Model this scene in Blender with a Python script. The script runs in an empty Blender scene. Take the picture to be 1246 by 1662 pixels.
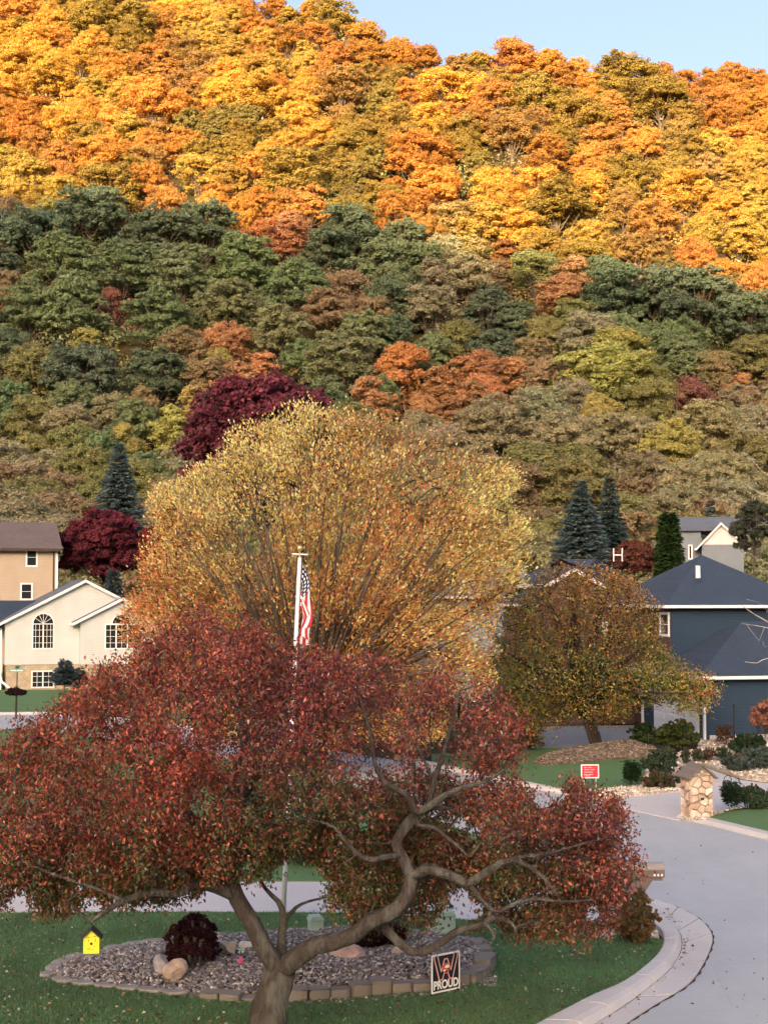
import bpy, math, random
import numpy as np
from mathutils import Vector, Matrix
from mathutils.geometry import tessellate_polygon

random.seed(11); rng = np.random.default_rng(11)
scene = bpy.context.scene
COL = scene.collection
R = math.radians
# ------------------------------------------------------------------ camera
CH = 6.47; FPX = 2400.0; PW, PH = 1246.0, 1662.0
PITCH = math.atan(134.0 / FPX)
cd = bpy.data.cameras.new('camera'); cam = bpy.data.objects.new('camera', cd); COL.objects.link(cam)
cam.location = (0, 0, CH); cam.rotation_euler = (math.pi / 2 + PITCH, 0, 0)
cd.sensor_fit = 'VERTICAL'; cd.sensor_height = 36.0; cd.sensor_width = 36.0 * PW / PH
cd.lens = FPX / PH * 36.0; cd.clip_start = 0.5; cd.clip_end = 6000
scene.camera = cam
# ------------------------------------------------------------------ light
SUN_EL, SUN_AZ = R(6.5), R(15)          # behind the viewer, to the side
SD = np.array([-math.sin(SUN_AZ) * math.cos(SUN_EL), -math.cos(SUN_AZ) * math.cos(SUN_EL), math.sin(SUN_EL)])
world = bpy.data.worlds.new('World'); scene.world = world; world.use_nodes = True
wn = world.node_tree; wn.nodes.clear()
sky = wn.nodes.new('ShaderNodeTexSky'); sky.sky_type = 'NISHITA'; sky.sun_disc = False
sky.sun_elevation = SUN_EL; sky.sun_rotation = math.atan2(SD[0], SD[1])
sky.air_density = 0.5; sky.dust_density = 10.0; sky.ozone_density = 0.5; sky.altitude = 200
bg = wn.nodes.new('ShaderNodeBackground'); bg.inputs['Strength'].default_value = 0.15
wo = wn.nodes.new('ShaderNodeOutputWorld')
sky_tint = wn.nodes.new('ShaderNodeMix'); sky_tint.data_type = 'RGBA'; sky_tint.blend_type = 'MULTIPLY'; sky_tint.inputs[0].default_value = 1.0
sky_tint.inputs[7].default_value = (.90, .825, .79, 1)      # tint multiplied into the whole sky to balance its light
wn.links.new(sky.outputs[0], sky_tint.inputs[6]); wn.links.new(sky_tint.outputs[2], bg.inputs[0]); wn.links.new(bg.outputs[0], wo.inputs[0])
sl = bpy.data.lights.new('sun', 'SUN'); sl.energy = 2.25; sl.angle = R(0.5); sl.color = (0.98, 0.70, 0.40)
so = bpy.data.objects.new('sun', sl); COL.objects.link(so)
so.rotation_euler = Vector(-SD).to_track_quat('-Z', 'Y').to_euler(); so.location = (0, 0, 300)
vs = scene.view_settings
scene.display_settings.display_device = 'sRGB'
vs.view_transform = 'Standard'; vs.look = 'None'; vs.gamma = 1.0; vs.use_curve_mapping = False
vs.exposure = 2.74
scene.cycles.max_bounces = 7; scene.cycles.diffuse_bounces = 5; scene.cycles.glossy_bounces = 2
scene.cycles.transmission_bounces = 3; scene.cycles.transparent_max_bounces = 4
scene.cycles.use_adaptive_sampling = True; scene.cycles.caustics_reflective = False; scene.cycles.caustics_refractive = False
scene.cycles.use_denoising = True

# ------------------------------------------------------------------ view helpers: photograph pixel -> place
cp, sp_ = math.cos(PITCH), math.sin(PITCH)
def ray(px, py):
    dx = px - PW / 2; dz = -(py - PH / 2); dy = FPX
    return np.array([dx, dy * cp - dz * sp_, dy * sp_ + dz * cp])
def P(px, py, Y):
    d = ray(px, py); t = Y / d[1]
    return np.array([d[0] * t, Y, CH + d[2] * t])
def G(px, py, z=0.0):
    d = ray(px, py); t = (z - CH) / d[2]
    return np.array([d[0] * t, d[1] * t, z])
def proj(p):
    x, y, z = p[..., 0], p[..., 1], p[..., 2] - CH
    f = y * cp + z * sp_; u = -y * sp_ + z * cp
    return np.stack([PW / 2 + FPX * x / f, PH / 2 - FPX * u / f], -1)

# ------------------------------------------------------------------ terrain
HY = [-2000, 150, 180, 200, 220, 250, 300, 350, 400, 440, 500, 3000]
HZ = [0, 0, 6, 12, 19, 36, 69, 105, 142, 172, 215, 1600]
SKX = [-1200, -300, 0, 300, 545, 625, 700, 790, 825, 950, 1100, 1246, 1500, 2400]
SKY_ = [-150, -120, -100, -50, 4, 44, 82, 94, 78, 92, 100, 102, 120, 200]
_us = np.linspace(-0.75, 0.75, 61); _yc = []
def prof(y):
    z = np.interp(y, HY, HZ)
    z2 = (np.interp(np.asarray(y) - 12, HY, HZ) + np.interp(np.asarray(y) + 12, HY, HZ)) / 2
    return np.where(np.asarray(y) < 165, np.interp(y, HY, HZ), (z + z2) / 2)
for u in _us:
    ty = np.interp(PW / 2 + FPX * u, SKX, SKY_)
    yy = np.arange(200, 520, 1.0)
    pr = proj(np.stack([u * yy, yy, prof(yy) + 11.5], -1))[:, 1]
    k = np.where(pr < ty)[0]; _yc.append(yy[k[0]] if len(k) else 500)
_yc = np.array(_yc)
RIDGE = None
def hterr(x, y):
    x = np.asarray(x, float); y = np.asarray(y, float)
    u = x / np.maximum(y, 60)
    yc = np.interp(u, _us, _yc)
    z = prof(np.minimum(y, yc)) - np.maximum(y - yc, 0) * 0.12
    z = z + np.where(y > 160, np.sin(x * .045 + y * .03) * 1.5 * np.clip((y - 160) / 60, 0, 1), 0)
    z = np.maximum(z, 0)
    if RIDGE is not None:
        h = np.interp(x, RIDGE[0], RIDGE[1]) * 1.0
        t = np.clip((-y - 330) / (-RDY - 330.0), 0, 1); t = t * t * (3 - 2 * t)
        b = np.clip((-y + RDY) / 900.0, 0, 1)
        z = np.where(y < -320, h * t * (1 - b), z)
    return z
def hit(px, py, up=9.0, lo=155, hi=520):
    Y = np.arange(lo, hi, 0.5); d = ray(px, py)
    x = d[0] / d[1] * Y; z = CH + d[2] / d[1] * Y
    g = hterr(x, Y) + up
    k = np.where(z < g)[0]
    if not len(k): return None
    return np.array([x[k[0]], Y[k[0]], g[k[0]]])
# crest of the bluff on the other side of the valley: its shade ends where the sunlit wood begins
SHX = [-420, -60, 0, 120, 250, 330, 430, 520, 640, 740, 850, 960, 1060, 1180, 1246, 1360, 1700]
SHY = [350, 345, 342, 326, 335, 352, 365, 345, 372, 400, 428, 440, 452, 488, 500, 520, 560]
_r = []; RDY = -900
for a, b in zip(SHX, SHY):
    h = hit(a, b, 10.5)
    t = (RDY - h[1]) / SD[1]
    q = h + SD * t; _r.append((q[0], q[2]))
_r.sort()
_rx = np.arange(_r[0][0], _r[-1][0], 6.0)
_rz = np.interp(_rx, [q[0] for q in _r], [q[1] for q in _r]) + np.interp(np.arange(len(_rx)), np.arange(len(_rx)), rng.normal(0, 2.2, len(_rx)))
_xx = np.concatenate([[-2600, -1500, _rx[0] - 120], _rx, [_rx[-1] + 100, 600, 1400, 2600]])
_zz = np.concatenate([[150, 175, _rz[0] + 3], _rz, [_rz[-1] - 2, 150, 140, 130]])
RIDGE = (_xx, _zz)

# ------------------------------------------------------------------ mesh helpers
def link(o, parent=None):
    COL.objects.link(o)
    if parent is not None: o.parent = parent
    return o
def tag(o, label=None, cat=None, group=None, kind=None):
    if label: o['label'] = label
    if cat: o['category'] = cat
    if group: o['group'] = group
    if kind: o['kind'] = kind
    return o
def empty(name, loc=(0, 0, 0), rz=0.0, label=None, cat=None, group=None):
    o = bpy.data.objects.new(name, None); o.location = tuple(float(v) for v in loc); o.rotation_euler = (0, 0, rz); o.empty_display_size = .2
    link(o); return tag(o, label, cat, group)
def fastmesh(name, V, F, mats=(), tint=None, smooth=False, midx=None):
    """V (n,3), F (m,k) constant k"""
    me = bpy.data.meshes.new(name)
    V = np.ascontiguousarray(V, dtype=np.float32); F = np.ascontiguousarray(F, dtype=np.int32)
    n, (m, k) = len(V), F.shape
    me.vertices.add(n); me.vertices.foreach_set('co', V.ravel())
    me.loops.add(m * k); me.loops.foreach_set('vertex_index', F.ravel())
    me.polygons.add(m); me.polygons.foreach_set('loop_start', np.arange(0, m * k, k, dtype=np.int32))
    me.polygons.foreach_set('loop_total', np.full(m, k, dtype=np.int32))
    if smooth: me.polygons.foreach_set('use_smooth', np.ones(m, dtype=bool))
    if midx is not None: me.polygons.foreach_set('material_index', np.asarray(midx, dtype=np.int32))
    me.update(calc_edges=True)
    if tint is not None:
        a = me.color_attributes.new('tint', 'FLOAT_COLOR', 'POINT')
        c = np.ones((n, 4), dtype=np.float32); c[:, :3] = tint; a.data.foreach_set('color', c.ravel())
    for m_ in mats: me.materials.append(m_)
    return me
def mobj(name, me, parent=None):
    return link(bpy.data.objects.new(name, me), parent)
class MB:
    def __init__(s): s.v = []; s.f = []; s.m = []
    def add(s, vs_, fs, mi=0):
        b = len(s.v); s.v += [tuple(map(float, v)) for v in vs_]; s.f += [[b + i for i in f] for f in fs]; s.m += [mi] * len(fs); return s
    def box(s, x0, x1, y0, y1, z0, z1, mi=0):
        return s.add([(x0, y0, z0), (x1, y0, z0), (x1, y1, z0), (x0, y1, z0), (x0, y0, z1), (x1, y0, z1), (x1, y1, z1), (x0, y1, z1)],
                     [(3, 2, 1, 0), (4, 5, 6, 7), (0, 1, 5, 4), (1, 2, 6, 5), (2, 3, 7, 6), (3, 0, 4, 7)], mi)
    def prism(s, poly, a, b, mi=0):
        """poly: list of (x,z) in the facade plane, extruded from y=a to y=b"""
        n = len(poly)
        vs_ = [(x, a, z) for x, z in poly] + [(x, b, z) for x, z in poly]
        tris = tessellate_polygon([[Vector((x, z, 0)) for x, z in poly]])
        fs = [tuple(t) for t in tris] + [tuple(n + i for i in reversed(t)) for t in tris]
        fs += [(i, (i + 1) % n, n + (i + 1) % n, n + i) for i in range(n)]
        return s.add(vs_, fs, mi)
    def slab(s, poly, z0, z1, mi=0):
        n = len(poly)
        vs_ = [(x, y, z0) for x, y in poly] + [(x, y, z1) for x, y in poly]
        tris = tessellate_polygon([[Vector((x, y, 0)) for x, y in poly]])
        fs = [tuple(t) for t in tris] + [tuple(n + i for i in t) for t in tris]
        fs += [(i, (i + 1) % n, n + (i + 1) % n, n + i) for i in range(n)]
        return s.add(vs_, fs, mi)
    def plate(s, pts, th, mi=0):
        """planar quad/poly of 3-D points given thickness th (downwards along its normal)"""
        p = [Vector(q) for q in pts]; nrm = (p[1] - p[0]).cross(p[2] - p[0]).normalized()
        if nrm.z < 0: nrm = -nrm
        n = len(p); lo = [q - nrm * th for q in p]
        fs = [tuple(range(n)), tuple(reversed(range(n, 2 * n)))] + [(i, (i + 1) % n, n + (i + 1) % n, n + i) for i in range(n)]
        return s.add(p + lo, fs, mi)
    def tube(s, pts, rad, n=8, mi=0, cap=True):
        V, F = tube_np(np.array(pts, float), np.broadcast_to(np.array(rad, float), (len(pts),)), n)
        s.add(V, F.tolist(), mi)
        if cap: b = len(s.v) - len(V); s.f += [list(range(b, b + n))[::-1], list(range(b + len(V) - n, b + len(V)))]; s.m += [mi, mi]
        return s
    def build(s, name, mats, parent=None, smooth=False, bevel=0.0, recalc=True):
        import bmesh
        me = bpy.data.meshes.new(name); me.from_pydata(s.v, [], s.f)
        me.polygons.foreach_set('material_index', s.m)
        for m_ in (mats if isinstance(mats, (list, tuple)) else [mats]): me.materials.append(m_)
        bm = bmesh.new(); bm.from_mesh(me)
        if recalc: bmesh.ops.recalc_face_normals(bm, faces=bm.faces)
        if bevel: bmesh.ops.bevel(bm, geom=list(bm.edges), offset=bevel, segments=1, affect='EDGES')
        bm.to_mesh(me); bm.free()
        if smooth: me.polygons.foreach_set('use_smooth', np.ones(len(me.polygons), dtype=bool))
        me.update(); return mobj(name, me, parent)
def unit(a): return a / np.maximum(np.linalg.norm(a, axis=-1, keepdims=True), 1e-9)
def tube_np(p, r, n):
    m = len(p); t = np.zeros_like(p); t[1:-1] = p[2:] - p[:-2]; t[0] = p[1] - p[0]; t[-1] = p[-1] - p[-2]; t = unit(t)
    a = np.array([1., 0, 0]) if abs(t[0][0]) < .8 else np.array([0, 1., 0])
    u = np.zeros_like(p); cur = unit(np.cross(t[0], a))
    for i in range(m):
        cur = cur - t[i] * (cur @ t[i]); nn = math.sqrt(cur @ cur)
        cur = cur / nn if nn > 1e-6 else unit(np.cross(t[i], [0.3, .5, .8]))
        u[i] = cur
    w = np.cross(t, u); an = np.arange(n) / n * 2 * math.pi
    V = p[:, None] + r[:, None, None] * (np.cos(an)[None, :, None] * u[:, None] + np.sin(an)[None, :, None] * w[:, None])
    i = np.arange(m - 1)[:, None] * n; j = np.arange(n)[None]; j2 = (j + 1) % n
    F = np.stack([i + j, i + j2, i + n + j2, i + n + j], -1).reshape(-1, 4)
    return V.reshape(-1, 3), F
def leaf_np(C, D, N, L, W, fold=0.25):
    """diamond leaves folded on the midrib: C base point, D long axis, N face normal"""
    D = unit(D); S = unit(np.cross(N, D)); N = np.cross(D, S)
    L = np.asarray(L)[:, None]; W = np.asarray(W)[:, None]
    a = C; b = C + D * L * .45 + S * W * .5 + N * W * fold; c = C + D * L - N * L * .12; d = C + D * L * .45 - S * W * .5 + N * W * fold
    V = np.stack([a, b, c, d], 1).reshape(-1, 3)
    i = np.arange(len(C))[:, None] * 4
    F = np.concatenate([i + [[0, 1, 2]], i + [[0, 2, 3]]], 1).reshape(-1, 3)
    return V, F
def rdir(n, g=rng): return unit(g.normal(size=(n, 3)))

# ------------------------------------------------------------------ materials
def lin(h):
    h = h.lstrip('#'); c = [int(h[i:i + 2], 16) / 255 for i in (0, 2, 4)]
    return tuple(x / 12.92 if x <= .04045 else ((x + .055) / 1.055) ** 2.4 for x in c)
class NT:
    def __init__(s, name):
        s.mat = bpy.data.materials.new(name); s.mat.use_nodes = True; s.t = s.mat.node_tree; s.t.nodes.clear()
        s.out = s.n('ShaderNodeOutputMaterial')
    def n(s, ty, **kw):
        nd = s.t.nodes.new(ty)
        for k, v in kw.items():
            if k in nd.inputs: nd.inputs[k].default_value = v
            else: setattr(nd, k, v)
        return nd
    def l(s, a, b): s.t.links.new(a, b)
    def noise(s, scale, detail=4, rough=.6, co=None, dist=0.0):
        nd = s.n('ShaderNodeTexNoise'); nd.inputs['Scale'].default_value = scale; nd.inputs['Detail'].default_value = detail
        nd.inputs['Roughness'].default_value = rough; nd.inputs['Distortion'].default_value = dist
        if co is not None: s.l(co, nd.inputs['Vector'])
        return nd.outputs[0]
    def ramp(s, fac, stops):
        r = s.n('ShaderNodeValToRGB'); e = r.color_ramp.elements
        while len(e) < len(stops): e.new(.5)
        for i, (p_, c) in enumerate(stops): e[i].position = p_; e[i].color = tuple(c) + (1,)
        s.l(fac, r.inputs[0]); return r.outputs[0]
    def mix(s, fac, a, b, blend='MIX'):
        m = s.n('ShaderNodeMix'); m.data_type = 'RGBA'; m.blend_type = blend
        for k, v in ((0, fac), (6, a), (7, b)):
            if isinstance(v, (int, float)): m.inputs[k].default_value = v
            elif isinstance(v, (tuple, list)): m.inputs[k].default_value = tuple(v) + (1,)
            else: s.l(v, m.inputs[k])
        return m.outputs[2]
    def pos(s):
        return s.n('ShaderNodeTexCoord').outputs['Object']
    def wpos(s): return s.n('ShaderNodeNewGeometry').outputs['Position']
    def mapping(s, co, sc=(1, 1, 1), rot=(0, 0, 0)):
        m = s.n('ShaderNodeMapping'); m.inputs['Scale'].default_value = sc; m.inputs['Rotation'].default_value = rot; s.l(co, m.inputs[0]); return m.outputs[0]
    def bump(s, h, strength=.3, dist=.02):
        b = s.n('ShaderNodeBump'); b.inputs['Strength'].default_value = strength; b.inputs['Distance'].default_value = dist; s.l(h, b.inputs['Height']); return b.outputs[0]
    def pbr(s, col, rough=.8, spec=.3, nrm=None, metal=0.0):
        b = s.n('ShaderNodeBsdfPrincipled')
        if isinstance(col, (tuple, list)): b.inputs['Base Color'].default_value = tuple(col) + (1,)
        else: s.l(col, b.inputs['Base Color'])
        if isinstance(rough, (int, float)): b.inputs['Roughness'].default_value = rough
        else: s.l(rough, b.inputs['Roughness'])
        b.inputs['Specular IOR Level'].default_value = spec; b.inputs['Metallic'].default_value = metal
        if nrm is not None: s.l(nrm, b.inputs['Normal'])
        s.l(b.outputs[0], s.out.inputs[0]); return s.mat
def simple(name, c, rough=.8, spec=.3, var=.25, scale=6.0, bump=.15, dist=.01, metal=0.0, world_co=False):
    t = NT(name); co = t.wpos() if world_co else t.pos()
    n1 = t.noise(scale, 5, .65, co)
    col = t.ramp(n1, [(.3, tuple(x * (1 - var) for x in c)), (.7, tuple(min(1, x * (1 + var)) for x in c))])
    return t.pbr(col, rough, spec, t.bump(n1, bump, dist) if bump else None, metal)
def leafmat(name, obj=False, tr=.35, gloss=.0):
    t = NT(name)
    at = t.n('ShaderNodeAttribute', attribute_name='tint').outputs['Color']
    if obj:
        oi = t.n('ShaderNodeObjectInfo').outputs['Color']; at = t.mix(1.0, oi, at, 'MULTIPLY')
    d = t.n('ShaderNodeBsdfDiffuse'); tl = t.n('ShaderNodeBsdfTranslucent'); mx = t.n('ShaderNodeMixShader'); mx.inputs[0].default_value = tr
    t.l(at, d.inputs[0]); t.l(at, tl.inputs[0]); t.l(d.outputs[0], mx.inputs[1]); t.l(tl.outputs[0], mx.inputs[2])
    o = mx.outputs[0]
    if gloss:
        g = t.n('ShaderNodeBsdfGlossy'); g.inputs['Roughness'].default_value = .45; g.inputs[0].default_value = (.8, .85, .9, 1)
        m2 = t.n('ShaderNodeMixShader'); m2.inputs[0].default_value = gloss; t.l(o, m2.inputs[1]); t.l(g.outputs[0], m2.inputs[2]); o = m2.outputs[0]
    t.l(o, t.out.inputs[0]); return t.mat
M_leaf = leafmat('leaf_tinted', tr=.45, gloss=.04); M_leafo = leafmat('leaf_object_color', obj=True, tr=.48)
def barkmat(name, c1, c2, scale=9):
    t = NT(name); co = t.mapping(t.pos(), (1, 1, .35)); n1 = t.noise(scale, 8, .7, co, .4); n2 = t.noise(scale * .25, 3, .5, co)
    col = t.mix(t.ramp(n2, [(.45, (0, 0, 0)), (.65, (1, 1, 1))]), t.ramp(n1, [(.3, tuple(x * .45 for x in c1)), (.6, c1)]), c2)
    return t.pbr(col, .9, .2, t.bump(n1, 1.0, .06))
M_bark = barkmat('crabapple_bark', (.088, .074, .068), (.135, .135, .122), 22)
M_bark2 = barkmat('dark_bark', (.085, .068, .056), (.13, .115, .10), 5)
M_bark4 = barkmat('darker_bark', (.045, .036, .032), (.07, .062, .055), 5)  # darker bark for the trunk of the leaning tree
M_bark3 = barkmat('pale_bark', (.45, .42, .38), (.6, .58, .54), 4)
M_barkh = simple('hill_bark', (.14, .11, .085), .9, .1, .3, 2, 0)
def grassmat():
    t = NT('lawn_grass'); co = t.wpos(); a = t.noise(.5, 3, .5, co); b = t.noise(60, 3, .7, co); c = t.noise(4, 4, .6, t.mapping(co, (1, .4, 1), (0, 0, .5)))
    col = t.mix(.45, t.ramp(a, [(.3, (.10, .19, .085)), (.7, (.14, .26, .115))]), t.ramp(c, [(.3, (.09, .175, .078)), (.75, (.135, .22, .105))]))
    col = t.mix(.5, col, t.ramp(b, [(.3, (.065, .14, .062)), (.7, (.17, .28, .13))]))
    return t.pbr(col, .9, .15, t.bump(b, .6, .03))
M_grass = grassmat()
def groundmat():
    t = NT('valley_ground'); co = t.wpos(); a = t.noise(.08, 5, .6, co); b = t.noise(1.5, 5, .7, co)
    return t.pbr(t.mix(.5, t.ramp(a, [(.35, (.035, .05, .02)), (.65, (.07, .05, .025))]), t.ramp(b, [(.3, (.02, .02, .01)), (.7, (.09, .065, .03))])), .95, .1)
M_ground = groundmat()
def roadmat(name, c, crack=True, patch=.12):
    t = NT(name); co = t.wpos(); a = t.noise(.35, 4, .55, co); b = t.noise(90, 3, .8, co); c3 = t.noise(3, 5, .7, co)
    col = t.ramp(a, [(.3, tuple(x * (1 - patch) for x in c)), (.7, tuple(x * (1 + patch) for x in c))])
    col = t.mix(.25, col, t.ramp(c3, [(.25, tuple(x * .7 for x in c)), (.8, tuple(x * 1.2 for x in c))]))
    col = t.mix(.3, col, t.ramp(t.noise(1.1, 6, .75, t.mapping(co, (1, .35, 1), (0, 0, .6))), [(.3, tuple(x * .72 for x in c)), (.72, tuple(x * 1.2 for x in c))]))
    col = t.mix(.25, col, t.ramp(b, [(.35, tuple(x * .6 for x in c)), (.65, tuple(x * 1.35 for x in c))]))
    if crack:
        v = t.n('ShaderNodeTexVoronoi'); v.feature = 'DISTANCE_TO_EDGE'; v.inputs['Scale'].default_value = .22
        wob = t.mix(.12, co, t.n('ShaderNodeTexNoise', Scale=1.3).outputs[1], 'LINEAR_LIGHT'); t.l(wob, v.inputs['Vector'])
        col = t.mix(t.ramp(v.outputs[0], [(.0, (.16, .16, .16)), (.003, (0, 0, 0))]), col, tuple(x * .35 for x in c))
    return t.pbr(col, .85, .3, t.bump(b, .35, .006))
M_road = roadmat('road_asphalt', (.41, .44, .49))
M_conc = roadmat('driveway_concrete', (.55, .535, .555), crack=False)
M_drive2 = roadmat('old_asphalt', (.3, .3, .31), crack=False)
M_curb = roadmat('curb_concrete', (.54, .53, .55), crack=False, patch=.2)
M_white = simple('white_trim', (.78, .80, .84), .5, .4, .04, 3, 0)
M_glass = simple('window_glass', (.02, .025, .03), .08, .6, .1, 1, 0)
M_black = simple('black_metal', (.015, .015, .017), .5, .4, .1, 5, 0)
def siding(name, c, pitch=.11, rough=.6, axis='Z'):
    t = NT(name); co = t.pos(); w = t.n('ShaderNodeTexWave'); w.wave_type = 'BANDS'; w.bands_direction = axis; w.wave_profile = 'SAW'
    w.inputs['Scale'].default_value = 0.31416 / pitch; w.inputs['Distortion'].default_value = 0
    t.l(co, w.inputs['Vector']); n = t.noise(.8, 4, .6, co)
    col = t.mix(t.ramp(w.outputs[1], [(.0, (.8, .8, .8)), (.2, (0, 0, 0))]), t.ramp(n, [(.3, tuple(x * .92 for x in c)), (.7, tuple(min(1, x * 1.06) for x in c))]), tuple(x * .55 for x in c))  # dark band along each board: lap shadow painted into the colour
    return t.pbr(col, rough, .25, t.bump(w.outputs[1], .5, .02))
M_cream = siding('cream_siding', (.62, .645, .67), .13)
M_tan = siding('tan_siding', (.47, .39, .31), .13)
M_navy = siding('navy_siding', (.028, .055, .10), .15)
M_greysid = siding('grey_siding', (.20, .235, .285), .14)
def brickmat(name, a, b, mortar, sc=7.0, w=.5, h=.25, ms=.03):
    t = NT(name); co = t.mapping(t.pos(), (1, 1, 1), (R(90), 0, 0)); br = t.n('ShaderNodeTexBrick'); t.l(co, br.inputs['Vector'])
    br.inputs['Color1'].default_value = a + (1,); br.inputs['Color2'].default_value = b + (1,); br.inputs['Mortar'].default_value = mortar + (1,)
    br.inputs['Scale'].default_value = sc * .5; br.inputs['Mortar Size'].default_value = ms; br.inputs['Brick Width'].default_value = w; br.inputs['Row Height'].default_value = h
    n = t.noise(2.5, 5, .7, co); col = t.mix(.35, br.outputs[0], t.ramp(n, [(.3, tuple(x * .6 for x in a)), (.7, tuple(min(1, x * 1.4) for x in b))]))
    return t.pbr(col, .9, .15, t.bump(br.outputs[1], -.4, .02))
M_brick = brickmat('dark_brick', (.09, .05, .045), (.14, .075, .06), (.16, .14, .13))
M_stonef = brickmat('tan_foundation_stone', (.40, .31, .22), (.5, .41, .31), (.3, .27, .22), 4, .6, .3)
def shingle(name, c):
    t = NT(name); co = t.mapping(t.pos(), (1, 1, 1.6), (0, 0, 0)); w = t.n('ShaderNodeTexBrick'); t.l(t.mapping(co, (1, 1, 1), (R(90), 0, 0)), w.inputs['Vector'])
    w.inputs['Scale'].default_value = 2.2; w.inputs['Color1'].default_value = tuple(x * .8 for x in c) + (1,); w.inputs['Color2'].default_value = tuple(x * 1.25 for x in c) + (1,)
    w.inputs['Mortar'].default_value = tuple(x * .5 for x in c) + (1,); w.inputs['Mortar Size'].default_value = .02
    n = t.noise(25, 4, .8, t.pos()); n2 = t.noise(.6, 3, .6, t.pos())
    col = t.mix(.5, w.outputs[0], t.ramp(n, [(.3, tuple(x * .6 for x in c)), (.7, tuple(x * 1.5 for x in c))]))
    col = t.mix(.3, col, t.ramp(n2, [(.3, tuple(x * .7 for x in c)), (.7, tuple(x * 1.3 for x in c))]))
    return t.pbr(col, .85, .35, t.bump(n, .5, .02))
M_roofb = shingle('blue_grey_shingles', (.038, .058, .095)); M_roofg = shingle('slate_grey_shingles', (.13, .15, .19)); M_roofr = shingle('brown_shingles', (.14, .11, .11))
# ------------------------------------------------------------------ the ground, as one sheet
xs = np.unique(np.concatenate([np.arange(-2600, -1000, 100), np.arange(-1000, 600, 10), np.arange(600, 2601, 100)]))
ys = np.unique(np.concatenate([np.arange(-2600, -940, 80), np.arange(-940, -860, 8), np.arange(-860, 140, 20), np.arange(140, 540, 7), np.arange(540, 2601, 80)]))
gx, gy = np.meshgrid(xs, ys); gz = hterr(gx, gy) - 0.15
V = np.stack([gx, gy, gz], -1).reshape(-1, 3); nx_, ny_ = len(xs), len(ys)
ii = (np.arange(ny_ - 1)[:, None] * nx_ + np.arange(nx_ - 1)[None]).ravel()
F = np.stack([ii, ii + 1, ii + 1 + nx_, ii + nx_], -1)
ground = mobj('ground', fastmesh('ground', V, F, [M_ground], smooth=True)); tag(ground, kind='structure')

# ------------------------------------------------------------------ crown and trunk shapes of the hillside trees
def lobed_crown(seed, rad=5.2, h0=3.0, h1=13.0, lobes=20, clumps=9, leaves=24, ls=.5, flat=1.0, lobe_r=(.26, .42), loose=.35, thin=1.0, taper=0.0):
    g = np.random.default_rng(seed)
    zc = (h0 + h1) / 2; hh = (h1 - h0) / 2
    C, D, N, T = [], [], [], []; centers = []
    for k in range(lobes):
        d = rdir(1, g)[0]
        if d[2] < -.8: d[2] = -d[2]
        q = g.uniform(.38, .8)
        zf = (d[2] * q + 1) / 2
        c = np.array([d[0] * rad * q, d[1] * rad * q, zc + d[2] * hh * q]); c[:2] *= (1 - taper * zf)
        c[:2] *= g.uniform(.8, 1.15)
        r = rad * g.uniform(*lobe_r); centers.append(c)
        lobe_t = g.uniform(.9, 1.1)
        for j in range(clumps):
            e = rdir(1, g)[0]; e[2] = abs(e[2]) * .9 + e[2] * .1 - .12
            cc = c + e * r * np.array([1, 1, flat]) * g.uniform(.75, 1.05)
            m = leaves; rr = r * g.uniform(.3, .5)
            o = rdir(m, g) * g.uniform(.35, 1, (m, 1)) * rr * np.array([1, 1, flat * .8])
            o[:, 2] = np.where(o[:, 2] < -.3 * rr, -o[:, 2], o[:, 2])
            C.append(cc + o)
            nn = unit(unit(o) * .9 + e * .5 + rdir(m, g) * loose); N.append(nn)
            dd = np.cross(nn, rdir(m, g)); D.append(dd)
            ct = lobe_t * g.uniform(.9, 1.1)
            base = ct * g.uniform(.8, 1.2, (m, 1)); hue = g.normal(0, .06, (m, 3))
            T.append(base * (1 + hue))
    C = np.concatenate(C); D = np.concatenate(D); N = np.concatenate(N); T = np.concatenate(T)
    if thin < 1: k = g.random(len(C)) < thin; C, D, N, T = C[k], D[k], N[k], T[k]
    L = ls * g.uniform(.7, 1.35, len(C))
    V, F = leaf_np(C - unit(D) * L[:, None] * .5, D, N, L, L * g.uniform(.55, .85, len(C)), .12)
    return V, F, np.repeat(T, 4, 0), np.array(centers)
def limb_mesh(name, centers, h0, mat, r0=.24, top=None, seed=0):
    g = np.random.default_rng(seed); Vs, Fs = [], []; b = 0
    top = top or h0 + 4
    tr = np.array([[0, 0, -.6], [0.03, 0, h0 * .5], [.1, .05, h0], [.12, .1, top]])
    def put(p, r, n):
        nonlocal b
        v, f = tube_np(np.array(p), np.array(r), n); Vs.append(v); Fs.append(f + b); b += len(v)
    put(tr, [r0 * 1.25, r0, r0 * .85, r0 * .4], 7)
    for c in centers:
        z = g.uniform(h0 * .6, top * .9); s = np.array([.08, .05, min(z, c[2] - .5)])
        mid = s * .5 + c * .5 + np.array([0, 0, -.3]) ; mid[:2] = s[:2] * .45 + c[:2] * .55
        put([s, mid, c + (c - mid) * .35], [r0 * .4, r0 * .24, .03], 4)
    return fastmesh(name, np.concatenate(Vs), np.concatenate(Fs), [mat], smooth=True)
PROTO = {}
def make_proto(key, n, **kw):
    PROTO[key] = []
    for i in range(n):
        V, F, T, c = lobed_crown(hash(key) % 1000 + i * 7 if False else sum(map(ord, key)) + i * 7, **kw)
        PROTO[key].append((fastmesh('crown_' + key, V, F, [M_leafo], tint=T), limb_mesh('trunk_' + key, c[::2], kw.get('h0', 3.0), M_barkh, seed=i)))
make_proto('round', 5, h0=.3, h1=13, lobes=46, clumps=15, leaves=32, ls=.31)
make_proto('dome', 4, rad=5.8, h0=.6, h1=11.8, lobes=50, clumps=15, leaves=30, ls=.31, lobe_r=(.22, .34))
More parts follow.
